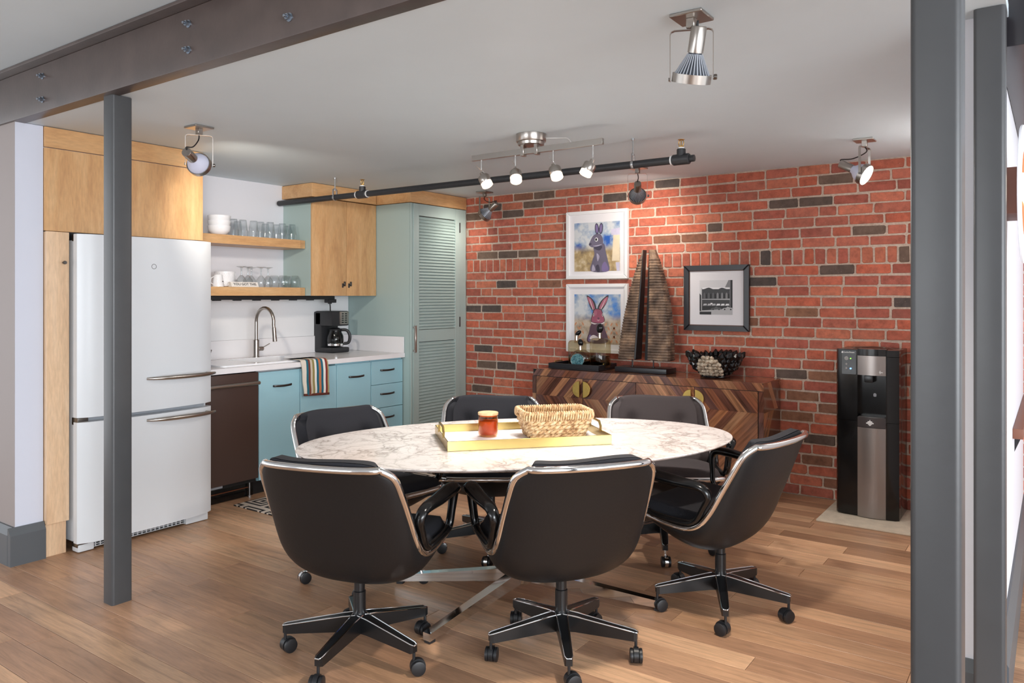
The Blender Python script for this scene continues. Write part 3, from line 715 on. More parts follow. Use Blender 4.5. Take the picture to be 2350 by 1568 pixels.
# base cabinets
CX = -4.45
def pull(parent, yc, z, w):
    pts = [(CX + 0.001, yc - w / 2, z), (CX + 0.016, yc - w / 2 + 0.012, z), (CX + 0.024, yc, z - 0.002), (CX + 0.016, yc + w / 2 - 0.012, z), (CX + 0.001, yc + w / 2, z)]
    mb = MB(); mb.tube(smoothpath(pts, 5), 0.0075, 8, flat=(0.4, 1.0), up=(0, 0, 1)); return part('handle', mb, 'pewter', parent)
cabs = [(3.272, 3.622, 'teal base cabinet beside the brown dishwasher', 'door'), (3.626, 3.968, 'teal base cabinet with a striped towel hanging over its top', 'door'), (3.972, 4.326, 'teal base cabinet between the towel and the stack of drawers', 'door'), (4.330, 4.694, 'teal base cabinet with stacked drawers against the louvred cupboard', 'drawer')]
for k, (ya, yb, lab, kind) in enumerate(cabs):
    c = thing('base_cabinet', lab, 'cabinet', (-4.75, (ya + yb) / 2, 0), group='teal base cabinets under the white counter')
    part('carcass', MB().box(-5.1, CX - 0.021, ya, yb, 0.10, 0.755 if k < 2 else 0.857), 'teal_paint', c, smooth=False)
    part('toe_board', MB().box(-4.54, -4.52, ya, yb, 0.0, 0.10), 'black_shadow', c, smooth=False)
    if kind == 'door':
        d = part('door', MB().box(CX - 0.02, CX, ya + 0.001, yb - 0.001, 0.105, 0.845, 0.0015, 1), 'teal_paint', c)
        if k != 1: pull(d, (ya + yb) / 2 + 0.02, 0.742 if k == 0 else 0.745, 0.155)
    else:
        for za, zb in ((0.657, 0.845), (0.466, 0.653), (0.275, 0.462), (0.105, 0.271)):
            d = part('drawer', MB().box(CX - 0.02, CX, ya + 0.002, yb - 0.004, za, zb, 0.0015, 1), 'teal_paint', c)
            pull(d, (ya + yb) / 2 - 0.005, zb - 0.075, 0.155)

# counter with sink cut-out
ct = thing('countertop', 'white countertop with low splashbacks over the teal cabinets', 'countertop', (-4.8, 3.75, 0.86))
SX0, SX1, SY0, SY1 = -4.94, -4.52, 3.31, 3.83
XF = -4.43; ZT = 0.895
cb_ = MB()
cb_.box(XK + 0.001, SX0, 2.772, 4.697, 0.86, ZT); cb_.box(SX1, XF, 2.772, 4.697, 0.86, ZT); cb_.box(SX0, SX1, 2.772, SY0, 0.86, ZT); cb_.box(SX0, SX1, SY1, 4.697, 0.86, ZT)
part('slab', cb_, 'quartz_white', ct, smooth=False)
part('back_splash', MB().box(XK + 0.001, XK + 0.016, 2.772, 4.697, ZT, 1.035, 0.002, 1), 'quartz_white', ct)
part('end_splash', MB().box(XK + 0.017, XF - 0.005, 4.682, 4.697, ZT, 1.03, 0.002, 1), 'quartz_white', ct)
struct('trim_1', MB().box(XK + 0.0005, XK + 0.006, 2.772, 4.697, 1.036, 1.37), 'frame_white')
sk = thing('sink', 'white drop-in sink set into the counter under the curved faucet', 'sink', (-4.73, 3.46, 0.75))
sb = MB()
e = 0.03
outer = rr(SX0 - e, SX1 + e * 0.6, SY0 - e - 0.25, SY1 + e, 0.04); inner = rr(SX0 + 0.03, SX1 - 0.012, SY0 + 0.012, SY1 - 0.012, 0.05)
def ringm(mb, A, za, B, zb):
    n = len(A); mb.add([(a, b, za) for a, b in A] + [(a, b, zb) for a, b in B], [(i, (i + 1) % n, n + (i + 1) % n, n + i) for i in range(n)])
ringm(sb, outer, ZT, outer, ZT + 0.010); ringm(sb, outer, ZT + 0.010, inner, ZT + 0.012); ringm(sb, inner, ZT + 0.012, inner, 0.765)
sb.add([(a, b, 0.765) for a, b in inner], [tuple(range(len(inner)))])
part('basin', sb, 'porcelain', sk, angle=50)
part('drain', MB().lathe([(0.0, 0.0), (0.036, 0.0), (0.04, 0.003), (0.0, 0.003)], 20, Matrix.Translation((-4.73, 3.46, 0.766))), 'chrome', sk)
fc = thing('faucet', 'brushed steel gooseneck faucet standing behind the white sink', 'faucet', (-4.955, 3.62, ZT + 0.011))
fx, fy = -4.955, 3.62; zb_ = ZT + 0.0115
part('base', MB().lathe([(0.027, 0), (0.027, 0.004), (0.0225, 0.006), (0.0225, 0.13), (0.0185, 0.134)], 20, Matrix.Translation((fx, fy, zb_))), 'nickel', fc)
gp = [(fx, fy, zb_ + 0.13), (fx, fy, zb_ + 0.27)]
for i in range(13): a = PI - PI * i / 12 * 1.06; gp.append((fx + 0.105 + 0.105 * math.cos(a), fy, zb_ + 0.27 + 0.105 * math.sin(a)))
gp2 = gp + [(gp[-1][0] + 0.004, fy, gp[-1][2] - 0.03)]
nk = MB(); nk.tube(gp2, 0.0125, 14); part('neck', nk, 'nickel', fc)
e0 = Vector(gp2[-1]); sp_ = MB(); sp_.cyl(e0 + Vector((0, 0, 0.01)), e0 + Vector((0.012, 0, -0.095)), 0.0145, 0.0165, n=16, bev=0.002); sp_.box(e0.x + 0.016, e0.x + 0.026, fy - 0.006, fy + 0.006, e0.z - 0.075, e0.z - 0.045, 0.003)
part('spray_head', sp_, 'nickel', fc)
lv = MB(); lv.cyl((fx, fy + 0.018, zb_ + 0.062), (fx, fy + 0.062, zb_ + 0.062), 0.0165, n=16, bev=0.003); lv.cyl((fx, fy + 0.05, zb_ + 0.066), (fx + 0.012, fy + 0.115, zb_ + 0.098), 0.0035, n=8); part('lever', lv, 'nickel', fc)

# towel over the counter edge
tw = MB(); TY = 3.735
def towel_sheet(mb, off):
    path = [(-4.60, ZT + 0.016), (-4.50, ZT + 0.016), (-4.44, ZT + 0.015), (-4.425, ZT + 0.008), (-4.417, ZT - 0.02), (-4.414, 0.83), (-4.416, 0.75), (-4.412, 0.70), (-4.414, 0.655)]
    def fn(u, v):
        k = v * (len(path) - 1); i = min(int(k), len(path) - 2); t = k - i
        x = path[i][0] + (path[i + 1][0] - path[i][0]) * t; z = path[i][1] + (path[i + 1][1] - path[i][1]) * t
        w = 0.115 + 0.012 * (1 - v); yy = TY + 0.03 * v - 0.02 + (u - 0.5) * 2 * w
        return (x + off + 0.004 * math.sin(u * 9) * v + (0.003 * math.sin(v * 7 + u * 3)), yy, z - (0.012 * u * v if v > 0.5 else 0))
    mb.grid(fn, 16, 28)
towel_sheet(tw, 0.006); towel_sheet(tw, 0.001)
tob = single('dish_towel', tw, 'towel_stripes', 'striped knit dish towel hanging over the counter edge', 'towel', base=(-4.42, TY, 0.655))
hm = MB(); hm.box(-4.418, -4.402, TY - 0.107, TY + 0.125, 0.643, 0.661, 0.004, M=Matrix.Translation((0, TY, 0.65)) @ Matrix.Rotation(R(-3), 4, 'X') @ Matrix.Translation((0, -TY, -0.65))); part('hem', hm, 'towel_hem', tob)

# coffee maker
p = onz(760, 809, ZT); KX, KY = p.x - 0.02, p.y + 0.02
cm = thing('coffee_maker', 'black drip coffee maker with glass carafe and silver control panel', 'coffee maker', (KX, KY, ZT))
part('base', MB().box(KX - 0.13, KX + 0.12, KY - 0.095, KY + 0.095, ZT + 0.001, ZT + 0.045, 0.012), 'black_plastic', cm)
part('tower', MB().box(KX - 0.13, KX - 0.02, KY - 0.095, KY + 0.095, ZT + 0.02, ZT + 0.345, 0.012), 'black_plastic', cm)
part('head', MB().box(KX - 0.10, KX + 0.115, KY - 0.095, KY + 0.095, ZT + 0.225, ZT + 0.35, 0.014), 'black_plastic', cm)
cp = part('control_panel', MB().box(KX + 0.112, KX + 0.122, KY - 0.015, KY + 0.085, ZT + 0.238, ZT + 0.345, 0.004), 'nickel', cm)
bt = MB()
for a in range(5):
    for b in range(2): bt.box(KX + 0.121, KX + 0.125, KY + 0.005 + b * 0.035, KY + 0.026 + b * 0.035, ZT + 0.25 + a * 0.018, ZT + 0.259 + a * 0.018)
part('buttons', bt, 'black_gloss', cp, smooth=False)
cf = part('carafe', MB().lathe([(0.045, 0.0), (0.062, 0.012), (0.07, 0.05), (0.066, 0.09), (0.05, 0.125), (0.052, 0.14)], 24, Matrix.Translation((KX + 0.05, KY, ZT + 0.05))), 'dark_glass', cm)
part('carafe_band', MB().lathe([(0.0665, 0.0), (0.0715, 0.004), (0.0715, 0.02), (0.068, 0.024)], 24, Matrix.Translation((KX + 0.05, KY, ZT + 0.055)), cap=(False, False)), 'chrome', cf)
part('carafe_lid', MB().lathe([(0.053, 0), (0.055, 0.008), (0.03, 0.02)], 24, Matrix.Translation((KX + 0.05, KY, ZT + 0.188))), 'black_plastic', cf)
hd = MB(); hx = KX + 0.05; hd.tube(smoothpath([(hx + 0.035, KY + 0.03, ZT + 0.19), (hx + 0.075, KY + 0.06, ZT + 0.186), (hx + 0.095, KY + 0.075, ZT + 0.14), (hx + 0.085, KY + 0.07, ZT + 0.085), (hx + 0.055, KY + 0.045, ZT + 0.075)], 6), 0.011, 10, flat=(0.8, 1.2)); part('carafe_handle', hd, 'black_plastic', cf)
co = onz(805, 806, ZT); single('coaster', MB().lathe([(0.05, 0), (0.052, 0.002), (0.052, 0.007), (0.05, 0.009)], 28, Matrix.Translation((co.x - 0.25, co.y + 0.10, ZT))), 'coaster_pink', 'pink round coaster lying on the counter behind the coffee maker', 'coaster', base=(co.x - 0.25, co.y + 0.10, ZT))
# wooden bowl beside the refrigerator
bw = MB(); bw.lathe([(0.045, 0.0), (0.06, 0.004), (0.105, 0.05), (0.118, 0.098), (0.124, 0.115), (0.117, 0.117), (0.105, 0.09), (0.08, 0.03), (0.0, 0.012)], 32, Matrix.Translation((-4.66, 2.905, ZT)))
single('wooden_bowl', bw, 'bowl_wood', 'dark wooden bowl on the counter beside the refrigerator', 'bowl', base=(-4.66, 2.905, ZT))

# open shelves
def shelf(z0, z1, lab, y0):
    s = thing('floating_shelf', lab, 'shelf', (-4.97, 3.4, z0))
    mb = MB(); mb.prism([(XK + 0.001, y0), (-4.828, y0), (-4.828, 3.935), (-4.845, 3.995), (XK + 0.001, 3.995)], Matrix.Translation((0, 0, z0)), z1 - z0)
    part('board', mb, 'maple_lie', s, smooth=False)
shelf(1.746, 1.810, 'upper maple shelf carrying tumblers and white bowls', 2.772)
shelf(1.374, 1.4375, 'lower maple shelf carrying wine glasses and a mug', 2.772)
ps = thing('power_strip', 'long black power strip mounted under the lower maple shelf', 'power strip', (-4.93, 3.5, 1.34))
part('channel', MB().box(-4.955, -4.91, 2.80, 4.36, 1.343, 1.3725, 0.003), 'black_plastic', ps)
for k in range(8): part('outlet', MB().box(-4.95, -4.915, 2.9 + k * 0.17, 2.955 + k * 0.17, 1.336, 1.344, 0.002), 'black_plastic', ps)
part('end_box', MB().box(-4.96, -4.90, 4.29, 4.37, 1.315, 1.345, 0.004), 'black_plastic', ps)
pg = onx(757, 690, -4.93)
cd = MB(); cd.lathe([(0.016, 0), (0.02, 0.03), (0.02, 0.034)], 12, Matrix.Translation((-4.93, pg.y, 1.306)));
cd.tube(smoothpath([(-4.93, pg.y, 1.31), (-4.931, pg.y + 0.005, 1.27), (-4.945, pg.y + 0.01, 1.2), (KX - 0.11, KY - 0.02, ZT + 0.33)], 6), 0.005, 8)
part('plug_cord', cd, 'cord_black', ps)

# upper cabinet with two maple doors
uc = thing('wall_cabinet', 'maple two-door cabinet with teal sides above the coffee maker', 'cabinet', (-4.95, 4.35, 1.372))
part('body', MB().box(XK + 0.001, -4.786, 4.0, 4.696, 1.374, 2.15), 'sage_paint', uc, smooth=False)
for ya, yb in ((4.001, 4.358), (4.361, 4.696)):
    d = part('door', MB().box(-4.785, -4.765, ya, yb, 1.373, 2.149, 0.003), 'maple_up', uc)
    yy = 4.325 if ya < 4.2 else 4.392
    lm = MB(); lm.box(-4.765, -4.761, yy - 0.018, yy - 0.001, 1.44, 1.475, 0.001, 1); lm.box(-4.765, -4.755, yy + 0.001, yy + 0.017, 1.452, 1.49, 0.002, 1); part('latch', lm, 'pewter', d)
part('trim_board', MB().box(XK + 0.001, -4.75, 3.985, 4.68, 2.155, 2.262, 0.002, 1), 'maple_lie', uc)

# louvred pantry
PX = -4.37
pn = thing('pantry_cupboard', 'tall pale teal cupboard with louvred door next to the brick wall', 'cupboard', (-4.75, 5.06, 0))
part('body', MB().box(XK + 0.001, PX - 0.012, 4.702, 5.43, 0.0, 2.15), 'sage_paint', pn, smooth=False)
part('trim_board', MB().box(XK + 0.001, PX + 0.012, 4.69, 5.43, 2.154, 2.262, 0.002, 1), 'maple_lie', pn)
part('jamb', MB().box(PX - 0.011, PX + 0.004, 5.335, 5.43, 0.0, 2.15, 0.002, 1), 'sage_paint', pn)
part('jamb', MB().box(PX - 0.011, PX + 0.004, 4.702, 4.722, 0.0, 2.15, 0.002, 1), 'sage_paint', pn)
part('slat_gap_shade', MB().box(PX - 0.0115, PX - 0.0105, 4.79, 5.28, 0.13, 2.06), 'black_shadow', pn, smooth=False)  # black sheet added as painted shade for the dark gaps between slats
dr = part('door_frame', MB().box(PX - 0.010, PX + 0.01, 4.726, 4.796, 0.03, 2.148, 0.002, 1).box(PX - 0.010, PX + 0.01, 5.273, 5.331, 0.03, 2.148, 0.002, 1).box(PX - 0.010, PX + 0.0095, 4.796, 5.273, 2.05, 2.148).box(PX - 0.010, PX + 0.0095, 4.796, 5.273, 0.985, 1.085).box(PX - 0.010, PX + 0.0095, 4.796, 5.273, 0.03, 0.14), 'sage_paint', pn)
sl = MB(); sl.box(-0.003, 0.003, 4.792, 5.277, -0.0138, 0.0138, M=Matrix.Translation((PX, 0, 0)) @ Matrix.Rotation(R(-34), 4, 'Y'))
sme = sl.mesh('slat', 'sage_paint', (-4.75, 5.06, 0), smooth=False)
for a, b in ((1.087, 2.05), (0.14, 0.985)):
    n = int((b - a) / 0.0258)
    for k in range(n): link('slat', sme, dr, (0, 0, a + 0.014 + (b - a - 0.02) * (k / (n - 1)) * 0.985))
p = onx(955, 775, PX + 0.04); hb = MB(); hb.box(PX + 0.03, PX + 0.042, p.y - 0.008, p.y + 0.008, 0.90, 1.125, 0.002, 1)
for z in (0.915, 1.11): hb.box(PX + 0.009, PX + 0.032, p.y - 0.006, p.y + 0.006, z - 0.006, z + 0.006)
part('handle', hb, 'nickel', dr)
for z in (1.985, 1.14, 0.28): part('hinge', MB().box(PX + 0.004, PX + 0.014, 5.328, 5.342, z - 0.045, z + 0.045, 0.002, 1), 'frame_black', pn)

# glassware
def copy_thing(root, loc, label=None):
    r = root.copy(); COL.objects.link(r); r.location = loc
    if label: r['label'] = label
    for ch in root.children:
        c = ch.copy(); COL.objects.link(c); c.parent = r
    return r
Z1 = 1.8105; Z2 = 1.438
def place(u, x): return onx(u, 600, x).y
tm = MB(); tm.lathe([(0.0372, 0.0), (0.0368, 0.048), (0.0350, 0.050), (0.0335, 0.052), (0.0265, 0.118), (0.0255, 0.124), (0.0, 0.124)], 20, cap=(False, False)); tm.lathe([(0.0245, 0.118), (0.0, 0.118)], 20, cap=(False, False))
tme = tm.mesh('tumbler', 'clear_glass')
for u, x in ((536, -4.90), (557, -4.90), (582, -4.90), (598, -4.93), (620, -4.89), (635, -5.0), (648, -4.90), (670, -4.90), (545, -5.02), (609, -5.02), (660, -5.03)):
    lab = {536: 'clear upside-down tumbler standing against the stack of white bowls', 670: 'clear upside-down tumbler standing next to the teal cabinet side'}.get(u, 'clear upside-down tumbler in the middle of the row on the upper shelf')
    tag(link('tumbler', tme, None, (x, place(u, x), Z1)), lab, 'glass', 'tumblers on the upper shelf')
bwl = MB(); bwl.lathe([(0.035, 0.0), (0.05, 0.003), (0.074, 0.03), (0.0795, 0.062), (0.0785, 0.066), (0.075, 0.063), (0.066, 0.03), (0.0, 0.012)], 32)
bme = bwl.mesh('white_bowl', 'porcelain')
for k in range(3):
    tag(link('white_bowl', bme, None, (-4.91, place(503, -4.91), Z1 + k * 0.037)), ['white bowl at the bottom of the stack on the upper shelf', 'middle white bowl of the stack on the upper shelf', 'topmost white bowl of the stack on the upper shelf'][k], 'bowl', 'stacked white bowls')
wg = MB(); wg.lathe([(0.030, 0.0), (0.037, 0.035), (0.034, 0.055), (0.018, 0.078), (0.0065, 0.09), (0.0055, 0.13), (0.009, 0.143), (0.034, 0.150), (0.036, 0.153), (0.0, 0.154)], 22, cap=(False, True))
wme = wg.mesh('wine_glass', 'clear_glass')
for u, x in ((554, -4.915), (569, -4.94), (577, -5.03), (599, -4.90), (615, -4.92)):
    tag(link('wine_glass', wme, None, (x, place(u, x), Z2)), 'stemmed wine glass turned upside down on the lower maple shelf', 'glass', 'wine glasses on the lower shelf')
sg = MB(); sg.lathe([(0.034, 0.0), (0.041, 0.03), (0.042, 0.055), (0.033, 0.085), (0.027, 0.093), (0.0, 0.094)], 22, cap=(False, False))
gme = sg.mesh('stemless_glass', 'clear_glass')
for u, x in ((629, -5.0), (650, -4.915), (657, -5.03), (676, -4.91)):
    tag(link('stemless_glass', gme, None, (x, place(u, x), Z2)), 'round stemless glass turned upside down at the shelf end by the teal cabinet', 'glass', 'stemless glasses on the lower shelf')
yb_ = place(516, -4.985)
pb = MB(); pb.lathe([(0.045, 0), (0.058, 0.006), (0.07, 0.05), (0.0735, 0.113), (0.070, 0.113), (0.066, 0.05), (0.0, 0.012)], 32, Matrix.Translation((-4.985, yb_, Z2)))
pot = single('textured_bowl', pb, 'porcelain', 'deep white dimpled bowl behind the white mug', 'bowl', base=(-4.985, yb_, Z2))
dm = MB()
for r_ in range(9):
    for k in range(30):
        a = 2 * PI * (k + 0.5 * (r_ % 2)) / 30; zz = 0.02 + r_ * 0.0095; rad = 0.061 + 0.012 * min(1, zz / 0.1); dm.ico((-4.985 + rad * math.cos(a), yb_ + rad * math.sin(a), Z2 + zz), 0.0032, 1)
part('dimples', dm, 'porcelain', pot)
ym = place(500, -4.88); mg = thing('mug', 'white mug standing upside down at the shelf end by the refrigerator', 'mug', (-4.88, ym, Z2))
part('cup', MB().lathe([(0.040, 0), (0.0405, 0.004), (0.031, 0.083), (0.028, 0.087), (0.0, 0.088)], 28, Matrix.Translation((-4.88, ym, Z2))), 'porcelain', mg)
hd = MB(); hd.tube(smoothpath([(-4.878, ym - 0.034, Z2 + 0.07), (-4.875, ym - 0.058, Z2 + 0.06), (-4.875, ym - 0.062, Z2 + 0.03), (-4.878, ym - 0.038, Z2 + 0.014)], 6), 0.0045, 8, flat=(1.3, 0.8)); part('handle', hd, 'porcelain', mg)
p0 = onx(514, 645, -4.84)
part('printed_mark', MB().box(-4.8455, -4.844, ym + 0.012, ym + 0.02, Z2 + 0.035, Z2 + 0.041), 'ink_dark', mg, smooth=False)
ys0, ys1 = place(530, -4.86), place(592, -4.86)
sgn = thing('block_sign', 'small white wedge sign lettered YOU GOT THIS below the wine glasses', 'sign', (-4.86, (ys0 + ys1) / 2, Z2))
wm = MB(); wm.prism([(-0.03, 0), (0.012, 0), (-0.006, 0.036), (-0.026, 0.036)], Matrix(((1, 0, 0, -4.86), (0, 0, 1, ys0), (0, 1, 0, Z2 + 0.0005), (0, 0, 0, 1))), ys1 - ys0); part('block', wm, 'sign_white', sgn, smooth=False)
sx_ = math.atan2(0.018, 0.036)
text_part('YOU GOT THIS', 0.028, 'ink_dark', sgn, Matrix.Translation((-4.856, (ys0 + ys1) / 2, Z2 + 0.019)) @ Matrix.Rotation(-sx_, 4, 'Y') @ face_px(0.001, 0, 0))
# ---------------------------------------------------------------- pictures on the brick wall
FYB = YB - 0.004
def framed(name, label, x0, x1, z0, z1, fw, depth, fmat, opening, mat_='mat_white', inner=None):
    t = thing(name, label, 'picture', ((x0 + x1) / 2, FYB, z0), group=None)
    yf = FYB - depth
    def rail(poly): m = MB(); m.prism(poly, face_my(0, FYB, 0), depth, min(0.006, depth * 0.3)); return m
    part('frame_rail', rail([(x0, z1), (x1, z1), (x1 - fw, z1 - fw), (x0 + fw, z1 - fw)][::-1]), fmat, t, smooth=False)
    part('frame_rail', rail([(x0, z0), (x1, z0), (x1 - fw, z0 + fw), (x0 + fw, z0 + fw)]), fmat, t, smooth=False)
    part('frame_stile', rail([(x0, z0), (x0 + fw, z0 + fw), (x0 + fw, z1 - fw), (x0, z1)]), fmat, t, smooth=False)
    part('frame_stile', rail([(x1, z0), (x1, z1), (x1 - fw, z1 - fw), (x1 - fw, z0 + fw)]), fmat, t, smooth=False)
    ym = FYB - depth * 0.45
    if inner:
        i = fw; part('inner_slip', MB().box(x0 + i, x1 - i, ym - 0.004, ym, z1 - i - 0.006, z1 - i).box(x0 + i, x1 - i, ym - 0.004, ym, z0 + i, z0 + i + 0.006).box(x0 + i, x0 + i + 0.006, ym - 0.004, ym, z0 + i, z1 - i).box(x1 - i - 0.006, x1 - i, ym - 0.004, ym, z0 + i, z1 - i), inner, t, smooth=False)
    part('mount', MB().box(x0 + fw * 0.9, x1 - fw * 0.9, ym, FYB, z0 + fw * 0.9, z1 - fw * 0.9), mat_, t, smooth=False)
    return t, ym
def layer(mb, mi, pts, box, y):
    """flat painted shape; pts in 0..1 of the print (x right, y up)"""
    x0, x1, z0, z1 = box; mb.cur = mi
    mb.add([(x0 + (x1 - x0) * a, y, z0 + (z1 - z0) * b) for a, b in pts], [tuple(range(len(pts)))])
def sm2(pts, n=5): return [(p.x, p.y) for p in smoothpath([(a, b, 0) for a, b in pts], n, True)]
def ell(cx, cy, rx, ry, rot=0, n=14): return [(cx + rx * math.cos(2 * PI * i / n) * math.cos(rot) - ry * math.sin(2 * PI * i / n) * math.sin(rot), cy + rx * math.cos(2 * PI * i / n) * math.sin(rot) + ry * math.sin(2 * PI * i / n) * math.cos(rot)) for i in range(n)]
# upper hare
t1, ym = framed('framed_print', 'white framed painting of a grey hare in profile against clouds', -3.288, -2.728, 1.510, 2.061, 0.026, 0.03, 'frame_white', None)
b1 = (-3.217, -2.800, 1.572, 1.967)
HM = ['ground_a', 'paint_hare_grey', 'paint_hare_dark', 'paint_hare_light', 'paint_hare_violet', 'paint_cream', 'paint_lav', 'bw_30', 'bw_235']
pm = MB(); pm.box(b1[0], b1[1], ym - 0.0012, ym, b1[2], b1[3]); yy = ym - 0.0016; d = 0.00025
layer(pm, 5, [(0.83, 0.2), (0.99, 0.2), (0.995, 0.72), (0.86, 0.72)], b1, yy); layer(pm, 6, [(0.82, 0.72), (0.995, 0.72), (0.995, 0.86), (0.81, 0.84)], b1, yy - d)
layer(pm, 6, [(0.93, 0.0), (0.995, 0.0), (0.995, 0.17), (0.91, 0.17)], b1, yy - d)
layer(pm, 1, sm2([(0.38, 0.0), (0.40, 0.2), (0.45, 0.35), (0.43, 0.49), (0.52, 0.56), (0.66, 0.55), (0.70, 0.38), (0.74, 0.22), (0.76, 0.0)]), b1, yy - 2 * d)
layer(pm, 4, sm2([(0.62, 0.0), (0.62, 0.12), (0.68, 0.19), (0.74, 0.1), (0.755, 0.0)]), b1, yy - 3 * d)
layer(pm, 3, sm2([(0.39, 0.01), (0.42, 0.14), (0.47, 0.02)]), b1, yy - 3 * d); layer(pm, 3, sm2([(0.52, 0.20), (0.50, 0.36), (0.56, 0.30)]), b1, yy - 3 * d)
layer(pm, 2, sm2([(0.50, 0.0), (0.48, 0.1), (0.54, 0.13), (0.57, 0.0)]), b1, yy - 4 * d); layer(pm, 2, sm2([(0.44, 0.47), (0.56, 0.42), (0.62, 0.50), (0.5, 0.52)]), b1, yy - 3 * d)
layer(pm, 1, sm2([(0.33, 0.54), (0.35, 0.60), (0.42, 0.72), (0.52, 0.765), (0.60, 0.73), (0.64, 0.62), (0.62, 0.54), (0.50, 0.50), (0.40, 0.49)]), b1, yy - 5 * d)
layer(pm, 3, sm2([(0.42, 0.515), (0.52, 0.505), (0.62, 0.545), (0.52, 0.53)]), b1, yy - 6 * d)
for ex, er in ((0.505, 0.12), (0.595, -0.12)):
    layer(pm, 2, ell(ex, 0.865, 0.045, 0.115, er * 0.6), b1, yy - 6 * d); layer(pm, 4, ell(ex, 0.865, 0.028, 0.09, er * 0.6), b1, yy - 7 * d)
layer(pm, 8, ell(0.495, 0.645, 0.036, 0.042), b1, yy - 7 * d); layer(pm, 7, ell(0.49, 0.645, 0.022, 0.028), b1, yy - 8 * d); layer(pm, 2, ell(0.36, 0.555, 0.03, 0.02, 0.4), b1, yy - 7 * d)
part('print', pm, HM, t1, smooth=False)
# lower hare
t2, ym = framed('framed_print', 'white framed painting of a pink hare facing forward behind the decanters', -3.288, -2.728, 0.915, 1.470, 0.026, 0.03, 'frame_white', None)
b2 = (-3.217, -2.795, 0.985, 1.385)
HM2 = ['ground_b', 'paint_hare_plum', 'paint_hare_pink', 'paint_hare_rose', 'paint_hare_white', 'paint_leaf_orange', 'bw_60', 'paint_hare_violet']
pm = MB(); pm.box(b2[0], b2[1], ym - 0.0012, ym, b2[2], b2[3]); yy = ym - 0.0016
for bx_, s_ in ((0.06, 1), (0.22, -1), (0.84, 1), (0.95, -1), (0.72, 1)):
    for k in range(5): layer(pm, 5, ell(bx_ + s_ * 0.03 * (k % 2) * 2 - 0.03, 0.06 + k * 0.085, 0.016, 0.04, s_ * (0.5 if k % 2 else -0.5), 8), b2, yy)
layer(pm, 1, sm2([(0.30, 0.03), (0.33, 0.25), (0.38, 0.40), (0.50, 0.46), (0.62, 0.41), (0.68, 0.28), (0.72, 0.04)]), b2, yy - 2 * d)
layer(pm, 7, sm2([(0.31, 0.05), (0.34, 0.18), (0.40, 0.14), (0.44, 0.05)]), b2, yy - 3 * d); layer(pm, 4, sm2([(0.34, 0.10), (0.42, 0.18), (0.54, 0.12), (0.50, 0.07)]), b2, yy - 4 * d)
layer(pm, 4, sm2([(0.37, 0.43), (0.44, 0.395), (0.52, 0.41), (0.60, 0.40), (0.66, 0.44), (0.52, 0.46)]), b2, yy - 4 * d)
for a, b in (((0.28, 0.98), (0.40, 0.66)), ((0.745, 0.985), (0.60, 0.68))):
    sx = 1 if a[0] < 0.5 else -1
    layer(pm, 6, sm2([a, (a[0] + sx * 0.035, 0.84), (b[0] - sx * 0.02, 0.70), (b[0] + sx * 0.05, 0.66), (b[0] + sx * 0.085, 0.74), (a[0] + sx * 0.145, 0.88)]), b2, yy - 5 * d)
    layer(pm, 3, sm2([(a[0] + sx * 0.012, 0.95), (a[0] + sx * 0.05, 0.83), (b[0] + sx * 0.005, 0.71), (b[0] + sx * 0.055, 0.72), (a[0] + sx * 0.115, 0.88)]), b2, yy - 6 * d)
    layer(pm, 4, sm2([(a[0] + sx * 0.06, 0.90), (b[0] + sx * 0.0, 0.71), (b[0] + sx * 0.02, 0.69), (a[0] + sx * 0.085, 0.86)]), b2, yy - 7 * d)
layer(pm, 6, sm2([(0.37, 0.47), (0.40, 0.60), (0.44, 0.70), (0.52, 0.715), (0.60, 0.69), (0.64, 0.58), (0.67, 0.48), (0.60, 0.42), (0.44, 0.42)]), b2, yy - 8 * d)
layer(pm, 2, sm2([(0.38, 0.47), (0.415, 0.60), (0.45, 0.69), (0.52, 0.70), (0.59, 0.68), (0.63, 0.58), (0.66, 0.48), (0.60, 0.43), (0.44, 0.43)]), b2, yy - 9 * d)
layer(pm, 3, sm2([(0.43, 0.58), (0.45, 0.67), (0.50, 0.66), (0.49, 0.58)]), b2, yy - 10 * d)
for ex in (0.43, 0.625): layer(pm, 4, ell(ex, 0.585, 0.014, 0.03), b2, yy - 11 * d); layer(pm, 6, ell(ex, 0.585, 0.008, 0.02), b2, yy - 12 * d)
layer(pm, 4, [(0.50, 0.49), (0.535, 0.465), (0.57, 0.49), (0.535, 0.475)], b2, yy - 11 * d); layer(pm, 1, sm2([(0.51, 0.52), (0.535, 0.50), (0.56, 0.52), (0.535, 0.535)]), b2, yy - 11 * d)
part('print', pm, HM2, t2, smooth=False)
# black framed photograph
t3, ym = framed('framed_photograph', 'black framed black and white photograph of an old corner building with parked cars', -2.262, -1.772, 1.116, 1.597, 0.038, 0.028, 'frame_black', None, inner='frame_bronze')
b3 = (-2.143, -1.895, 1.235, 1.487)
BW = ['bw_215', 'bw_30', 'bw_60', 'bw_90', 'bw_130', 'bw_180', 'bw_235']
pm = MB(); pm.box(b3[0], b3[1], ym - 0.0012, ym, b3[2], b3[3]); yy = ym - 0.0016
layer(pm, 5, [(0.0, 0.0), (1, 0.0), (1, 0.16), (0.0, 0.12)], b3, yy); layer(pm, 1, [(0.0, 0.0), (0.36, 0.0), (0.36, 0.085), (0.0, 0.08)], b3, yy - d)
layer(pm, 4, [(0.86, 0.2), (1, 0.16), (1, 1), (0.88, 1), (0.77, 0.78), (0.86, 0.78)], b3, yy); layer(pm, 1, [(0.94, 0.2), (1, 0.2), (1, 1), (0.94, 1)], b3, yy - d)
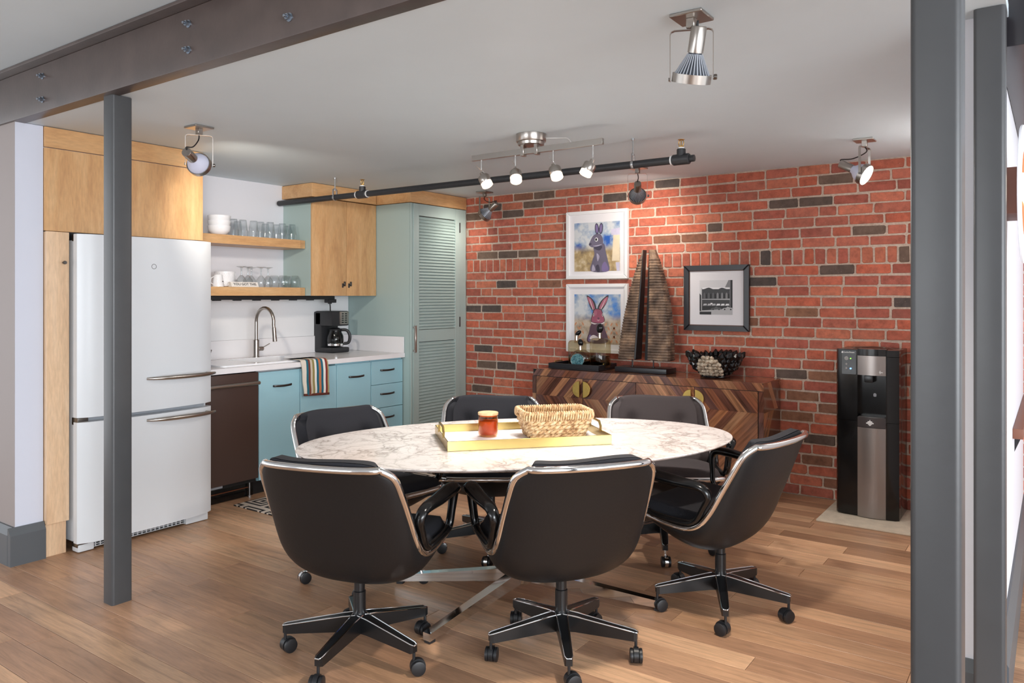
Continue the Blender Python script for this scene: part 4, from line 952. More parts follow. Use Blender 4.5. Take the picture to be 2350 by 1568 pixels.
layer(pm, 2, [(0.07, 0.12), (0.92, 0.17), (0.92, 0.78), (0.07, 0.78)], b3, yy - 2 * d); layer(pm, 6, [(0.08, 0.74), (0.92, 0.74), (0.92, 0.79), (0.08, 0.79)], b3, yy - 3 * d)
layer(pm, 2, sm2([(0.09, 0.72), (0.16, 0.75), (0.29, 0.785), (0.42, 0.74), (0.55, 0.73), (0.68, 0.78), (0.82, 0.74), (0.92, 0.70), (0.5, 0.66)]), b3, yy - 4 * d)
layer(pm, 1, [(0.0, 0.1), (0.05, 0.1), (0.05, 0.56), (0.0, 0.62)], b3, yy - 2 * d); layer(pm, 5, [(0.05, 0.1), (0.075, 0.1), (0.075, 0.75), (0.05, 0.75)], b3, yy - 3 * d)
for k in range(6):
    xx = 0.12 + k * 0.135
    layer(pm, 4 if k > 2 else 3, [(xx, 0.47), (xx + 0.06, 0.47), (xx + 0.06, 0.58)] + [(xx + 0.03 + 0.03 * math.cos(a * PI / 6), 0.58 + 0.06 * math.sin(a * PI / 6)) for a in range(7)] + [(xx, 0.58)], b3, yy - 5 * d)
    layer(pm, 1, [(xx + 0.07, 0.47), (xx + 0.115, 0.47), (xx + 0.115, 0.6), (xx + 0.07, 0.6)], b3, yy - 5 * d)
    layer(pm, 6 if k > 2 else 5, [(xx - 0.01, 0.26), (xx + 0.11, 0.27), (xx + 0.10, 0.32), (xx + 0.01, 0.315)], b3, yy - 5 * d)
layer(pm, 5, [(0.08, 0.435), (0.92, 0.43), (0.92, 0.465), (0.08, 0.455)], b3, yy - 5 * d); layer(pm, 1, [(0.08, 0.13), (0.92, 0.18), (0.92, 0.25), (0.08, 0.24)], b3, yy - 4 * d); layer(pm, 6, [(0.34, 0.30), (0.40, 0.30), (0.40, 0.34), (0.34, 0.34)], b3, yy - 6 * d)
for cx_, mi in ((0.51, 3), (0.86, 5)):
    layer(pm, mi, sm2([(cx_ - 0.15, 0.155), (cx_ - 0.13, 0.19), (cx_ - 0.05, 0.205), (cx_, 0.235), (cx_ + 0.06, 0.21), (cx_ + 0.14, 0.2), (cx_ + 0.14, 0.16)]), b3, yy - 6 * d)
    for q in (-0.09, 0.09): layer(pm, 1, ell(cx_ + q, 0.155, 0.022, 0.022, n=10), b3, yy - 7 * d)
part('print', pm, BW, t3, smooth=False)

# ---------------------------------------------------------------- sideboard with chevron veneer
SBX0, SBX1, SBF, SBB, SBH = -3.372, -1.552, 5.03, 5.415, 0.80
sb_ = thing('sideboard', 'glossy rosewood sideboard with chevron veneer and brass half-moon pulls', 'sideboard', ((SBX0 + SBX1) / 2, 5.22, 0))
part('core', MB().box(SBX0 + 0.006, SBX1 - 0.006, SBF + 0.008, SBB, 0.085, SBH - 0.005), 'black_shadow', sb_, smooth=False)
part('plinth', MB().box(SBX0 + 0.05, SBX1 - 0.05, SBF + 0.05, SBB, 0.0, 0.085), 'lacquer_black', sb_, smooth=False)
vr = random.Random(21)
VT = [(142, 96, 70), (116, 74, 56), (164, 116, 84), (98, 62, 50), (180, 132, 96), (130, 82, 60), (110, 76, 68), (152, 102, 70)]
def veneer(parent, poly, M, gdir, name='veneer_strip', h=0.004):
    poly = inset(poly, 0.0004)
    if len(poly) < 3: return
    ar = abs(sum(poly[i - 1][0] * poly[i][1] - poly[i][0] * poly[i - 1][1] for i in range(len(poly)))) / 2
    if ar < 8e-5: return
    if sum(poly[i - 1][0] * poly[i][1] - poly[i][0] * poly[i - 1][1] for i in range(len(poly))) < 0: poly = poly[::-1]
    mb = MB(); mb.prism(poly, M, h + vr.uniform(-0.0002, 0.0002)); me = mb.mesh(name, 'rosewood', origin_of(parent), smooth=False)
    c = s2l(vr.choice(VT)); k = vr.uniform(0.8, 1.15); set_tone(me, [q * k for q in c]); gd = (M.to_3x3() @ Vector((gdir[0], gdir[1], 0))).normalized(); set_tone(me, [(q + 1) / 2 for q in gd], 'grain')
    link(name, me, parent)
def chevron(parent, x0, x1, z0, z1, zc, lean, M, w=0.066, ph=0.0):
    """slanted strips that turn at height zc; lean=+1: upper strips run up to the right"""
    s = math.tan(R(50)) ** -1 * lean
    hgt = max(z1 - zc, zc - z0) + 0.05; n = int((x1 - x0 + 2 * hgt) / w) + 3
    for k in range(-n, n):
        a = x0 + k * w + ph
        for (za, zb, sg) in ((zc, z1, s), (z0, zc, -s)):
            if zb <= za: continue
            P = [(a + sg * (za - zc), za), (a + w + sg * (za - zc), za), (a + w + sg * (zb - zc), zb), (a + sg * (zb - zc), zb)]
            P = clip(P, x0, x1, za, zb)
            if len(P) >= 3: veneer(parent, P, M, (sg, 1))
MF = face_my(0, SBF + 0.008, 0)
fz0, fz1 = 0.09, 0.80
dz1 = 0.742; dz0 = 0.13
# case frame: top band, side bands, bottom band as mitred strips
xm = (SBX0 + SBX1) / 2
for k in range(28):
    a = SBX0 + k * 0.066; s = 0.8 if a < xm else -0.8
    P = clip([(a, dz1 + 0.003), (a + 0.066, dz1 + 0.003), (a + 0.066 + s * 0.055, fz1), (a + s * 0.055, fz1)], SBX0, SBX1, dz1 + 0.003, fz1); veneer(sb_, P, MF, (s, 1))
    P = clip([(a, fz0), (a + 0.066, fz0), (a + 0.066, dz0 - 0.003), (a, dz0 - 0.003)], SBX0, SBX1, fz0, dz0 - 0.003); veneer(sb_, P, MF, (0, 1))
for xa, xb in ((SBX0, SBX0 + 0.033), (SBX1 - 0.033, SBX1)):
    for k in range(9): veneer(sb_, [(xa, dz0 + k * 0.068), (xb, dz0 + k * 0.068), (xb, dz0 + 0.068 + k * 0.068), (xa, dz0 + 0.068 + k * 0.068)], MF, (0.3, 1))
dxs = [-3.336, -2.914, -2.471, -2.027, -1.588]
for k in range(4):
    dd = part('door', MB().box(dxs[k] + 0.0015, dxs[k + 1] - 0.0015, SBF + 0.006, SBF + 0.0085, dz0, dz1), 'black_shadow', sb_, smooth=False)
    x0, x1 = dxs[k] + 0.002, dxs[k + 1] - 0.002
    Md = face_my(0, SBF + 0.006, 0)
    chevron(dd, x0, x1, dz0, dz1, 0.595 if k in (0, 1) else (0.60 if k == 3 else 0.64), 1 if k < 2 else -1, Md, 0.064, vr.uniform(0, 0.06))
    # half-moon brass pull
    if k in (0, 2): xe, sgn_ = dxs[k + 1] - 0.018, -1
    else: xe, sgn_ = dxs[k] + 0.012, 1
    pz_ = 0.665
    hm_ = [(xe, pz_ - 0.062)] + [(xe + sgn_ * 0.062 * math.cos(R(a)), pz_ + 0.062 * math.sin(R(a))) for a in range(-85, 86, 10)] + [(xe, pz_ + 0.062)]
    if sgn_ < 0: hm_ = hm_[::-1]
    hb = MB(); hb.prism(hm_, face_my(0, SBF - 0.012, 0), 0.006, 0.002); hb.cyl((xe + sgn_ * 0.02, SBF + 0.003, pz_), (xe + sgn_ * 0.02, SBF - 0.013, pz_), 0.008, n=12); part('pull', hb, 'brass_leaf', dd)
# right end panel and top
ME = Matrix(((0, 0, 1, SBX1 - 0.006), (1, 0, 0, 0), (0, 1, 0, 0), (0, 0, 0, 1)))
chevron(sb_, SBF + 0.009, SBB, 0.09, 0.7995, 0.60, -1, ME, 0.08)
MT = Matrix.Translation((0, 0, SBH - 0.005))
for k in range(28):
    for j in range(2):
        ya, yb = (SBF + 0.009, 5.22) if j == 0 else (5.22, SBB); a = SBX0 + k * 0.066; s = 0.5 if j == 0 else -0.5
        P = clip([(a + (0.09 if j else 0), ya), (a + 0.066 + (0.09 if j else 0), ya), (a + 0.066 + s * (yb - ya) + (0.09 if j else 0), yb), (a + s * (yb - ya) + (0.09 if j else 0), yb)], SBX0, SBX1, ya, yb); veneer(sb_, P, MT, (s, 1))
TZ = SBH

# tray with decanters
tr = thing('wooden_tray', 'black wooden tray holding three decanters on the sideboard', 'tray', (-3.035, 5.245, TZ))
tx0, tx1, ty0, ty1 = -3.262, -2.812, 5.095, 5.39
part('base', MB().box(tx0, tx1, ty0, ty1, TZ + 0.001, TZ + 0.010), 'lacquer_black', tr, smooth=False)
for bx in ((tx0, tx1, ty0, ty0 + 0.012), (tx0, tx1, ty1 - 0.012, ty1), (tx0, tx0 + 0.012, ty0 + 0.012, ty1 - 0.012), (tx1 - 0.012, tx1, ty0 + 0.012, ty1 - 0.012)):
    part('side', MB().box(bx[0], bx[1], bx[2], bx[3], TZ + 0.010, TZ + 0.044, 0.0015, 1), 'lacquer_black', tr)
for xx in (tx0 + 0.006, tx1 - 0.006): hb = MB(); hb.tube([(xx, 5.18, TZ + 0.042), (xx, 5.185, TZ + 0.051), (xx, 5.29, TZ + 0.051), (xx, 5.295, TZ + 0.042)], 0.004, 8); part('handle', hb, 'brass_leaf', tr)
def decanter(label, x, y, w, dpt, h, neck, stone, agate=False, round_=False, stone_rot=0):
    t = thing('decanter', label, 'decanter', (x, y, TZ + 0.0105)); z0 = TZ + 0.0108
    def outline(s):
        if round_: return [(w * s * 0.5 * math.cos(a), h * 0.5 + h * 0.5 * s * math.sin(a)) for a in [2 * PI * i / 28 - PI / 2 for i in range(28)] ]
        return [(p[0] * s, h / 2 + (p[1]) * s) for p in rr(-w / 2, w / 2, -h / 2, h / 2, w * 0.22, 5)]
    pts = outline(1.0)
    if round_: pts = [(a, max(b, 0.0)) for a, b in pts]
    M = Matrix(((1, 0, 0, x), (0, 0, -1, y + dpt / 2), (0, 1, 0, z0), (0, 0, 0, 1)))
    mb = MB(); mb.prism(pts, M, dpt, 0.012); part('bottle', mb, 'smoke_glass', t, angle=50)
    li = clip(outline(0.90), -1, 1, 0.006, h * 0.42); mb = MB(); mb.prism(li, Matrix.Translation((0, -0.006, 0)) @ M, dpt - 0.014, 0.004); part('liquor', mb, 'liquid', t, angle=50)
    part('neck', MB().lathe([(0.013, 0), (0.0125, neck), (0.017, neck + 0.003), (0.017, neck + 0.008), (0.0, neck + 0.008)], 18, Matrix.Translation((x, y, z0 + h - 0.004))), 'bronze_chrome', t)
    st = MB(); st.ico((0, 0, 0), stone[0], 3, 1, 0.62, stone[1], 0); o_ = part('stopper', MB().add([tuple(Matrix.Translation((x + stone[2], y, z0 + h + neck + 0.008 + stone[0] * stone[1] * 0.82)) @ Matrix.Rotation(stone_rot, 4, 'Y') @ Vector(p)) for p in st.v], st.f), 'stone_black', t)
    if agate:
        ag = ell(-0.008, h * 0.40, w * 0.36, h * 0.36, 0.2, 24); mb = MB(); mb.prism(ag, Matrix(((1, 0, 0, x), (0, 0, -1, y - dpt / 2 + 0.001), (0, 1, 0, z0 + 0.006), (0, 0, 0, 1))), 0.006, 0.002); part('agate_slice', mb, 'agate', t)
        rg = MB(); rg.tube([(x + a, y - dpt / 2 - 0.004, z0 + 0.006 + b) for a, b in ag], 0.0018, 6, closed=True); part('agate_rim', rg, 'chrome', t)
pd = [ony(u, 800, yy).x for u, yy in ((1333, 5.17), (1321, 5.29), (1376, 5.22))]
decanter('low round decanter with a blue agate slice on the black tray', pd[0], 5.165, 0.165, 0.062, 0.142, 0.03, (0.028, 0.8, 0.0), True, True, R(70))
decanter('squat square decanter with a tilted black stone stopper behind the agate decanter', pd[1], 5.31, 0.14, 0.065, 0.205, 0.036, (0.031, 0.55, 0.012), False, False, R(-38))
decanter('tallest square decanter with an upright oval black stopper beside the sculpture', pd[2], 5.225, 0.15, 0.075, 0.235, 0.036, (0.029, 1.3, 0.0), False, False, R(10))

# ribbed double-wing sculpture
sc_ = thing('wing_sculpture', 'pair of tall ribbed dark wooden wings on a black stand', 'sculpture', (-2.50, 5.26, TZ))
part('stand', MB().box(-2.712, -2.294, 5.165, 5.345, TZ + 0.001, TZ + 0.038, 0.003), 'lacquer_black', sc_)
wz0, wz1 = 0.893, 1.716
def wing(side):
    n = 120; core = MB(); rib = MB()
    if side < 0: width = lambda t: 0.014 + 0.134 * (1 - t ** 1.9); xin = lambda t: -2.559 + 0.054 * t; dep = lambda t: 0.11 - 0.05 * t; frac = 0.06
    else: width = lambda t: 0.195 * (0.2 + 0.8 * (1 - t ** 2.2)); xin = lambda t: -2.486 + 0.024 * t; dep = lambda t: 0.10 - 0.05 * t; frac = 0.14
    xin0 = xin(0)
    def sec_core(i, t):
        w = width(t); dpt = dep(t); xi = xin(t); xo = xi + side * w * frac
        pts = [(xi, -dpt / 2 + 0.004), (xi + side * 0.006, -dpt / 2), (xo, -dpt / 2 - 0.002), (xo, dpt / 2), (xi, dpt / 2)]
        return pts
    def sec_rib(i, t):
        w = width(t); dpt = dep(t); xi = xin(t); xo = xi + side * w * frac; xe = xi + side * w
        amp = 0.006 * abs(math.sin(i * PI / 3.0)) if t < 0.93 else 0
        xe = xe + side * (amp - 0.002); y0 = -dpt / 2 - 0.003 - amp
        return [(xo, y0), ((xo + xe) / 2, y0 - 0.003), (xe - side * 0.012, y0 + 0.004), (xe, y0 + 0.02), (xe, dpt / 2), (xo, dpt / 2)]
    for mb, fn in ((core, sec_core), (rib, sec_rib)):
        vs = []; m = None
        for i in range(n + 1):
            t = i / n; z_ = wz0 + (wz1 - wz0) * t; q = fn(i, t); m = len(q); vs += [(a, 5.255 + b, z_ + (0.012 if (i == 0 and k == 0) else 0)) for k, (a, b) in enumerate(q)]
        fs = []
        for i in range(n):
            for k in range(m): k2 = (k + 1) % m; fs.append((i * m + k, i * m + k2, (i + 1) * m + k2, (i + 1) * m + k) if side > 0 else (i * m + k, (i + 1) * m + k, (i + 1) * m + k2, i * m + k2))
        fs.append(tuple(range(m))[::-1]); fs.append(tuple(n * m + k for k in range(m))); mb.add(vs, fs)
    wo = part('wing', core, 'sculpt_black', sc_, angle=30); part('ribbed_face', rib, 'ribbed_wood', wo, angle=25)
    rod = MB(); xr = xin0 + side * 0.05; rod.cyl((xr, 5.255, TZ + 0.036), (xr, 5.255, wz0 + 0.01), 0.005, n=10); rod.cyl((xr, 5.255, TZ + 0.036), (xr, 5.255, TZ + 0.042), 0.013, n=12); part('rod', rod, 'frame_black', sc_)
wing(-1); wing(1)
pin = MB(); pin.cyl((-2.51, 5.255, 1.315), (-2.478, 5.255, 1.315), 0.003, n=8); part('pin', pin, 'frame_black', sc_)

# crystal bowl
KB = Vector((-1.955, 5.235, TZ)); kb_ = thing('crystal_bowl', 'bowl of black crystals with a pale pyrite patch on the sideboard', 'bowl', KB)
part('foot', MB().lathe([(0.10, 0), (0.105, 0.004), (0.10, 0.018), (0.085, 0.022)], 28, Matrix.Translation(KB + Vector((0, 0, 0.001)))), 'stone_black', kb_)
part('shell', MB().lathe([(0.08, 0.018), (0.125, 0.05), (0.165, 0.10), (0.185, 0.145), (0.170, 0.145), (0.11, 0.06), (0.0, 0.035)], 32, Matrix.Translation(KB)), 'crystal_black', kb_, angle=60)
kr = random.Random(5); cms = []
for s_ in range(3):
    mb = MB(); r_ = 0.017 + 0.003 * s_; L = 0.04 + 0.008 * s_
    mb.lathe([(r_ * 0.8, 0), (r_, L * 0.55), (r_ * 0.25, L), (0.0, L * 1.02)], 6); cms.append(mb.mesh('crystal', 'crystal_black', smooth=False))
nms = []
for s_ in range(3): mb = MB(); mb.ico((0, 0, 0), 0.0165 + 0.003 * s_, 2, 1, 1, 0.8, 0.16, kr); nms.append(mb.mesh('nugget', 'pyrite', smooth=False))
prof = [(0.09, 0.03), (0.125, 0.055), (0.150, 0.085), (0.168, 0.115), (0.182, 0.142)]
for k, (r_, z_) in enumerate(prof):
    n = int(2 * PI * r_ / 0.034)
    for i in range(n):
        a = 2 * PI * (i + 0.5 * (k % 2)) / n + kr.uniform(-0.05, 0.05); ad = (a - R(-90 + 4) + PI) % (2 * PI) - PI
        if abs(ad) < R(33 - 3.2 * (k - 1) if k > 0 else 60): continue
        dirv = Vector((math.cos(a) * 0.8, math.sin(a) * 0.8, 0.45 + 0.22 * k + kr.uniform(-0.2, 0.2))).normalized()
        o = link('crystal', cms[kr.randrange(3)], kb_, Vector((r_ * math.cos(a), r_ * math.sin(a), z_)) * 0.94); o.rotation_euler = dirv.to_track_quat('Z', 'Y').to_euler()
for k, (r_, z_) in enumerate([(0.112, 0.03), (0.13, 0.052), (0.148, 0.075), (0.165, 0.100), (0.176, 0.124), (0.18, 0.145)]):
    half = R([46, 40, 33, 28, 22, 14][k]); n = max(2, int(2 * half * r_ / 0.026))
    for i in range(n):
        a = R(-86) - half + 2 * half * (i + 0.5) / n; o = link('nugget', nms[kr.randrange(3)], kb_, (r_ * math.cos(a), r_ * math.sin(a), z_)); o.rotation_euler = (kr.uniform(-0.6, 0.6), kr.uniform(-0.6, 0.6), kr.uniform(0, 6))

# ---------------------------------------------------------------- water cooler on a mat
single('floor_mat', MB().box(-1.185, -0.45, 4.87, 5.42, 0.0005, 0.012, 0.004), 'jute_mat', 'pale woven floor mat under the water cooler', 'mat', base=(-0.8, 5.15, 0))
wc = thing('water_cooler', 'tall black and silver bottleless water cooler against the brick wall', 'water cooler', (-0.94, 5.24, 0.0125))
wx0, wx1, wy0, wy1 = -1.118, -0.762, 5.09, 5.405
ma, mbx = -0.992, -0.831
def bow(x0, x1, y, dep, n=8): return [(x0 + (x1 - x0) * i / n, y - dep * (1 - (2 * i / n - 1) ** 2)) for i in range(n + 1)]
def ext(poly, z0, z1): m = MB(); m.prism(poly, Matrix.Translation((0, 0, z0)), z1 - z0); return m
part('back_case', MB().box(wx0 + 0.004, wx1, wy0 + 0.07, wy1, 0.0128, 1.04, 0.004), 'black_gloss', wc)
left = [(wx0 + 0.03, wy1 - 0.25), (wx0, wy1 - 0.26), (wx0, wy0 + 0.02), (wx0 + 0.012, wy0 + 0.004), (wx0 + 0.03, wy0), (ma, wy0 - 0.008), (ma, wy1 - 0.25)]
part('left_panel', ext(left, 0.02, 0.60), 'black_gloss', wc); part('left_panel', ext(left, 0.602, 1.041), 'black_gloss', wc)
right = [(mbx, wy1 - 0.25), (mbx, wy0 - 0.008), (wx1 - 0.02, wy0), (wx1, wy0 + 0.016), (wx1, wy1 - 0.25)]
part('right_panel', ext(right, 0.014, 0.60), 'black_gloss', wc); part('right_panel', ext(right, 0.602, 1.0), 'black_gloss', wc)
mid = bow(ma + 0.001, mbx - 0.001, wy0 - 0.008, 0.016)
part('lower_panel', ext([(ma + 0.001, wy1 - 0.25)] + mid + [(mbx - 0.001, wy1 - 0.25)], 0.016, 0.565), 'cooler_silver', wc)
dt_ = part('drip_tray', ext([(ma + 0.001, wy1 - 0.25)] + mid + [(mbx - 0.001, wy1 - 0.25)], 0.567, 0.628), 'cooler_dark', wc)
part('drip_grid', ext([(ma + 0.01, wy0 + 0.1)] + bow(ma + 0.01, mbx - 0.01, wy0, 0.012) + [(mbx - 0.01, wy0 + 0.1)], 0.628, 0.631), 'steel_dark', dt_)
part('niche', MB().box(ma, mbx, wy0 + 0.062, wy0 + 0.069, 0.63, 0.885), 'black_gloss', wc, smooth=False)
part('nozzle', MB().box(-0.955, -0.905, wy0 + 0.0, wy0 + 0.06, 0.84, 0.885, 0.006), 'black_satin', wc)
up_ = part('upper_panel', ext([(ma + 0.001, wy1 - 0.25)] + mid + [(mbx - 0.001, wy1 - 0.25)], 0.886, 1.005), 'cooler_silver', wc)
part('cap', ext([(ma + 0.001, wy1 - 0.25)] + mid + [(mbx - 0.001, wy1 - 0.25)], 1.007, 1.046), 'black_gloss', wc)
part('right_cap', ext(right, 1.002, 1.041), 'black_gloss', wc)
cpn = part('control_panel', MB().box(wx0 + 0.035, ma - 0.006, wy0 - 0.010, wy0 - 0.004, 0.885, 1.035, 0.001, 1), 'black_gloss', wc)
def knobp(nm, x, z, r_, m): k = MB(); k.cyl((x, wy0 - 0.010, z), (x, wy0 - 0.015, z), r_, n=20, bev=0.001); part(nm, k, m, cpn)
knobp('dial', -1.054, 0.985, 0.0125, 'grey_plastic'); knobp('button', -1.054, 0.949, 0.0068, 'grey_plastic'); knobp('button', -1.054, 0.923, 0.0068, 'grey_plastic')
knobp('indicator', -1.03, 0.984, 0.003, 'led_green'); knobp('indicator', -1.03, 0.922, 0.0045, 'led_blue')
text_part('CoolerSmart', 0.0125, 'print_white', cpn, face_my(-1.042, wy0 - 0.0108, 1.022))
dp = MB(); dp.prism([(0, 0), (0.005, 0.003), (0.004, 0.007), (0, 0.013), (-0.004, 0.007), (-0.005, 0.003)], face_my(-1.079, wy0 - 0.010, 1.016), 0.0012); part('drop_mark', dp, 'print_white', cpn, smooth=False)
text_part('infinite', 0.012, 'print_white', up_, face_my(-0.862, wy0 - 0.0185, 0.907))
cr_ = MB()
for a in (0, 90, 180, 270): cr_.prism([(0, 0), (0.002, 0.006), (0, 0.012), (-0.002, 0.006)], face_my(-0.862, wy0 - 0.0178, 0.907) @ Matrix.Rotation(R(a), 4, 'Z'), 0.0008)
part('star_mark', cr_, 'print_white', up_, smooth=False)
em = MB(); eM = face_my(-0.918, wy0 - 0.0236, 0.598)
em.prism([(0, -0.02), (0.013, -0.009), (-0.013, -0.009)][::1], eM, 0.001); em.prism([(-0.021, 0.0), (-0.021, -0.007), (0.021, -0.007), (0.021, 0.0)][::-1], eM, 0.0014); em.prism([(-0.015, 0.001), (0.015, 0.001), (0.011, 0.009), (0.004, 0.008), (0, 0.019), (-0.004, 0.008), (-0.011, 0.009)], eM, 0.001)
part('emblem', em, 'print_white', dt_, smooth=False)
wd_ = MB(); wd_.prism([(0, -0.012), (0.008, -0.01), (0.009, 0.004), (0.004, 0.01), (-0.004, 0.01), (-0.009, 0.004), (-0.008, -0.01)], face_my(-0.905, wy0 + 0.062, 0.76), 0.0008); part('niche_mark', wd_, 'print_grey', wc, smooth=False)
tp = MB(); tp.lathe([(0.13, 0), (0.10, 0.008), (0.0, 0.014)], 32, Matrix.Translation((-0.94, 5.27, 1.04)) @ Matrix.Scale(0.8, 4, (0, 1, 0))); part('top_dome', tp, 'black_gloss', wc)

# runner rug
single('runner_rug', MB().box(-4.375, -3.60, 3.022, 4.62, 0.0005, 0.008, 0.003), 'rug_weave', 'black and white geometric runner rug in front of the teal cabinets', 'rug', base=(-4.0, 3.8, 0))
# ---------------------------------------------------------------- oval table
TC = Vector((-1.968, 2.866, 0)); TA = R(49.3); TH = 0.72
Lx = Vector((math.cos(TA), math.sin(TA), 0)); Nx = Vector((-math.sin(TA), math.cos(TA), 0))
tb = thing('conference_table', 'oval white marble table on a polished four-armed steel base', 'table', TC)
top = MB(); n = 96; prof = [(0.955, -0.022), (0.985, -0.013), (0.997, -0.006), (1.0, -0.003), (0.9985, 0.0)]
def ering(k, dz): return [tuple(Vector((TC.x, TC.y, TH + dz)) + Lx * (1.0 * k * math.cos(2 * PI * i / n)) + Nx * (0.5855 * (k if k > 0.99 else 1 - (1 - k) * 1.7) * math.sin(2 * PI * i / n))) for i in range(n)]
vs = []; fs = []
for k, dz in prof: vs += ering(k, dz)
for a in range(len(prof) - 1):
    for i in range(n): j = (i + 1) % n; fs.append((a * n + i, a * n + j, (a + 1) * n + j, (a + 1) * n + i))
fs.append(tuple(range(n - 1, -1, -1))); fs.append(tuple((len(prof) - 1) * n + i for i in range(n))); top.add(vs, fs)
part('top', top, 'marble', tb, angle=35)
part('column', MB().lathe([(0.035, 0.07), (0.038, 0.075), (0.038, 0.60), (0.045, 0.68), (0.15, 0.685), (0.15, TH - 0.0225)], 28, Matrix.Translation(TC)), 'chrome', tb)
feet = [(-2.017, 2.277), (-2.551, 2.671), (-1.409, 3.095), (-1.943, 3.489)]
BC = Vector((-1.98, 2.883, 0))
for (fx_, fy_) in feet:
    d_ = Vector((fx_, fy_, 0)) - BC; L = d_.length; a = math.atan2(d_.y, d_.x); M = Matrix.Translation(BC) @ Matrix.Rotation(a, 4, 'Z')
    lg = MB(); w0, w1 = 0.024, 0.019
    vs = [M @ Vector(p) for p in ((0.02, -w0, 0.075), (0.02, w0, 0.075), (0.02, w0, 0.135), (0.02, -w0, 0.135), (L + 0.015, -w1, 0.012), (L + 0.015, w1, 0.012), (L + 0.015, w1, 0.042), (L + 0.015, -w1, 0.042))]
    lg.add(vs, [(0, 1, 2, 3), (7, 6, 5, 4), (0, 4, 5, 1), (1, 5, 6, 2), (2, 6, 7, 3), (3, 7, 4, 0)])
    lo = part('leg', lg, 'chrome', tb, smooth=False)
    gl = MB(); gl.box(L - 0.02, L + 0.012, -0.015, 0.015, 0.0005, 0.0125, M=M); part('glide', gl, 'black_plastic', lo, smooth=False)

# brass tray, candle, basket
RA = R(48.0)
def onT(cx, cy): return Matrix.Translation((cx, cy, TH + 0.0008)) @ Matrix.Rotation(RA, 4, 'Z')
q0 = onz(1027, 1037, TH); trc = q0 + Matrix.Rotation(RA, 3, 'Z') @ Vector((0.362, 0.215, 0)); M = onT(trc.x, trc.y)
bt_ = thing('brass_tray', 'rectangular brass tray with end handles and white base on the marble table', 'tray', (trc.x, trc.y, TH), RA)
hl, hw, th_ = 0.362, 0.215, 0.042
part('base', MB().box(-hl + 0.004, hl - 0.004, -hw + 0.004, hw - 0.004, 0.001, 0.007), 'quartz_white', bt_, world=False, smooth=False)
for bx in ((-hl, hl, -hw, -hw + 0.004), (-hl, hl, hw - 0.004, hw), (-hl, -hl + 0.004, -hw + 0.004, hw - 0.004), (hl - 0.004, hl, -hw + 0.004, hw - 0.004)):
    part('side', MB().box(bx[0], bx[1], bx[2], bx[3], 0.0008, th_, 0.0008, 1), 'brass', bt_, world=False)
for s in (-1, 1):
    hb = MB(); x = s * (hl - 0.002); hb.tube([(x, -0.075, th_ - 0.01), (x, -0.075, th_ + 0.015), (x, -0.055, th_ + 0.035), (x, 0.055, th_ + 0.035), (x, 0.075, th_ + 0.015), (x, 0.075, th_ - 0.01)], 0.0055, 8, flat=(1, 1)); part('handle', hb, 'brass', bt_, world=False)
cpos = onz(1111, 1003, TH + 0.008)
cn = thing('jar_candle', 'amber glass jar candle with a wooden lid on the brass tray', 'candle', (cpos.x, cpos.y + 0.03, TH + 0.008))
part('jar', MB().lathe([(0.0, 0.0), (0.034, 0.0), (0.043, 0.006), (0.0455, 0.018), (0.0455, 0.098), (0.0425, 0.098), (0.0425, 0.02), (0.038, 0.009), (0.0, 0.008)], 32, cap=(False, False)), 'amber_glass', cn, world=False)
part('wax', MB().lathe([(0.037, 0.010), (0.0415, 0.02), (0.0415, 0.07), (0.0, 0.071)], 28), 'wax', cn, world=False)
part('lid', MB().lathe([(0.041, 0.092), (0.041, 0.0985), (0.0465, 0.0987), (0.047, 0.108), (0.045, 0.110), (0.0, 0.110)], 32), 'oak_lid', cn, world=False)

bq = onz(1300, 1000, TH + 0.008); bc = trc + Matrix.Rotation(RA, 3, 'Z') @ Vector((0.165, 0.02, 0))
bk = thing('wicker_basket', 'rectangular woven water-hyacinth basket on the brass tray', 'basket', (bc.x, bc.y, TH + 0.008), RA)
def rrp(hx, hy, r_, z, n=7): return [(a, b, z) for a, b in rr(-hx, hx, -hy, hy, r_, n)]
def dense(P, m):
    P = [Vector(p) for p in P] + [Vector(P[0])]; L = [0]
    for i in range(len(P) - 1): L.append(L[-1] + (P[i + 1] - P[i]).length)
    out = []; k = 0
    for s in range(m):
        d_ = L[-1] * s / m
        while L[k + 1] < d_: k += 1
        t = (d_ - L[k]) / (L[k + 1] - L[k]); out.append(P[k].lerp(P[k + 1], t))
    return out, L[-1]
rows = 4
for k in range(rows):
    t = (k + 0.5) / rows; hx, hy = 0.122 + 0.028 * t, 0.078 + 0.026 * t; z = 0.012 + k * 0.0205
    cen, Ln = dense(rrp(hx, hy, 0.03, z), 150); tw_ = int(Ln / 0.055)
    for ph in (0, PI):
        pts = []
        for i, c in enumerate(cen):
            a = 2 * PI * tw_ * i / len(cen) + ph + k * 1.1; tg = (cen[(i + 1) % len(cen)] - cen[i - 1]).normalized(); nn = Vector((tg.y, -tg.x, 0))
            pts.append(c + nn * math.cos(a) * 0.0062 + Vector((0, 0, 1)) * math.sin(a) * 0.0068)
        mb = MB(); mb.tube(pts, 0.0074, 8, closed=True); part('woven_strand', mb, 'wicker', bk, world=False)
part('base_mat', MB().prism([(a, b) for a, b in rr(-0.118, 0.118, -0.074, 0.074, 0.03, 5)], Matrix.Identity(4), 0.008), 'wicker', bk, world=False, smooth=False)
for s in range(14):
    mb = MB(); x = -0.13 + 0.26 * (s % 7) / 6; sy = 1 if s < 7 else -1
    mb.tube([(x * 0.85, sy * 0.074, 0.006), (x * 0.95, sy * 0.094, 0.05), (x, sy * 0.105, 0.092)], 0.003, 6); part('stake', mb, 'wicker', bk, world=False)
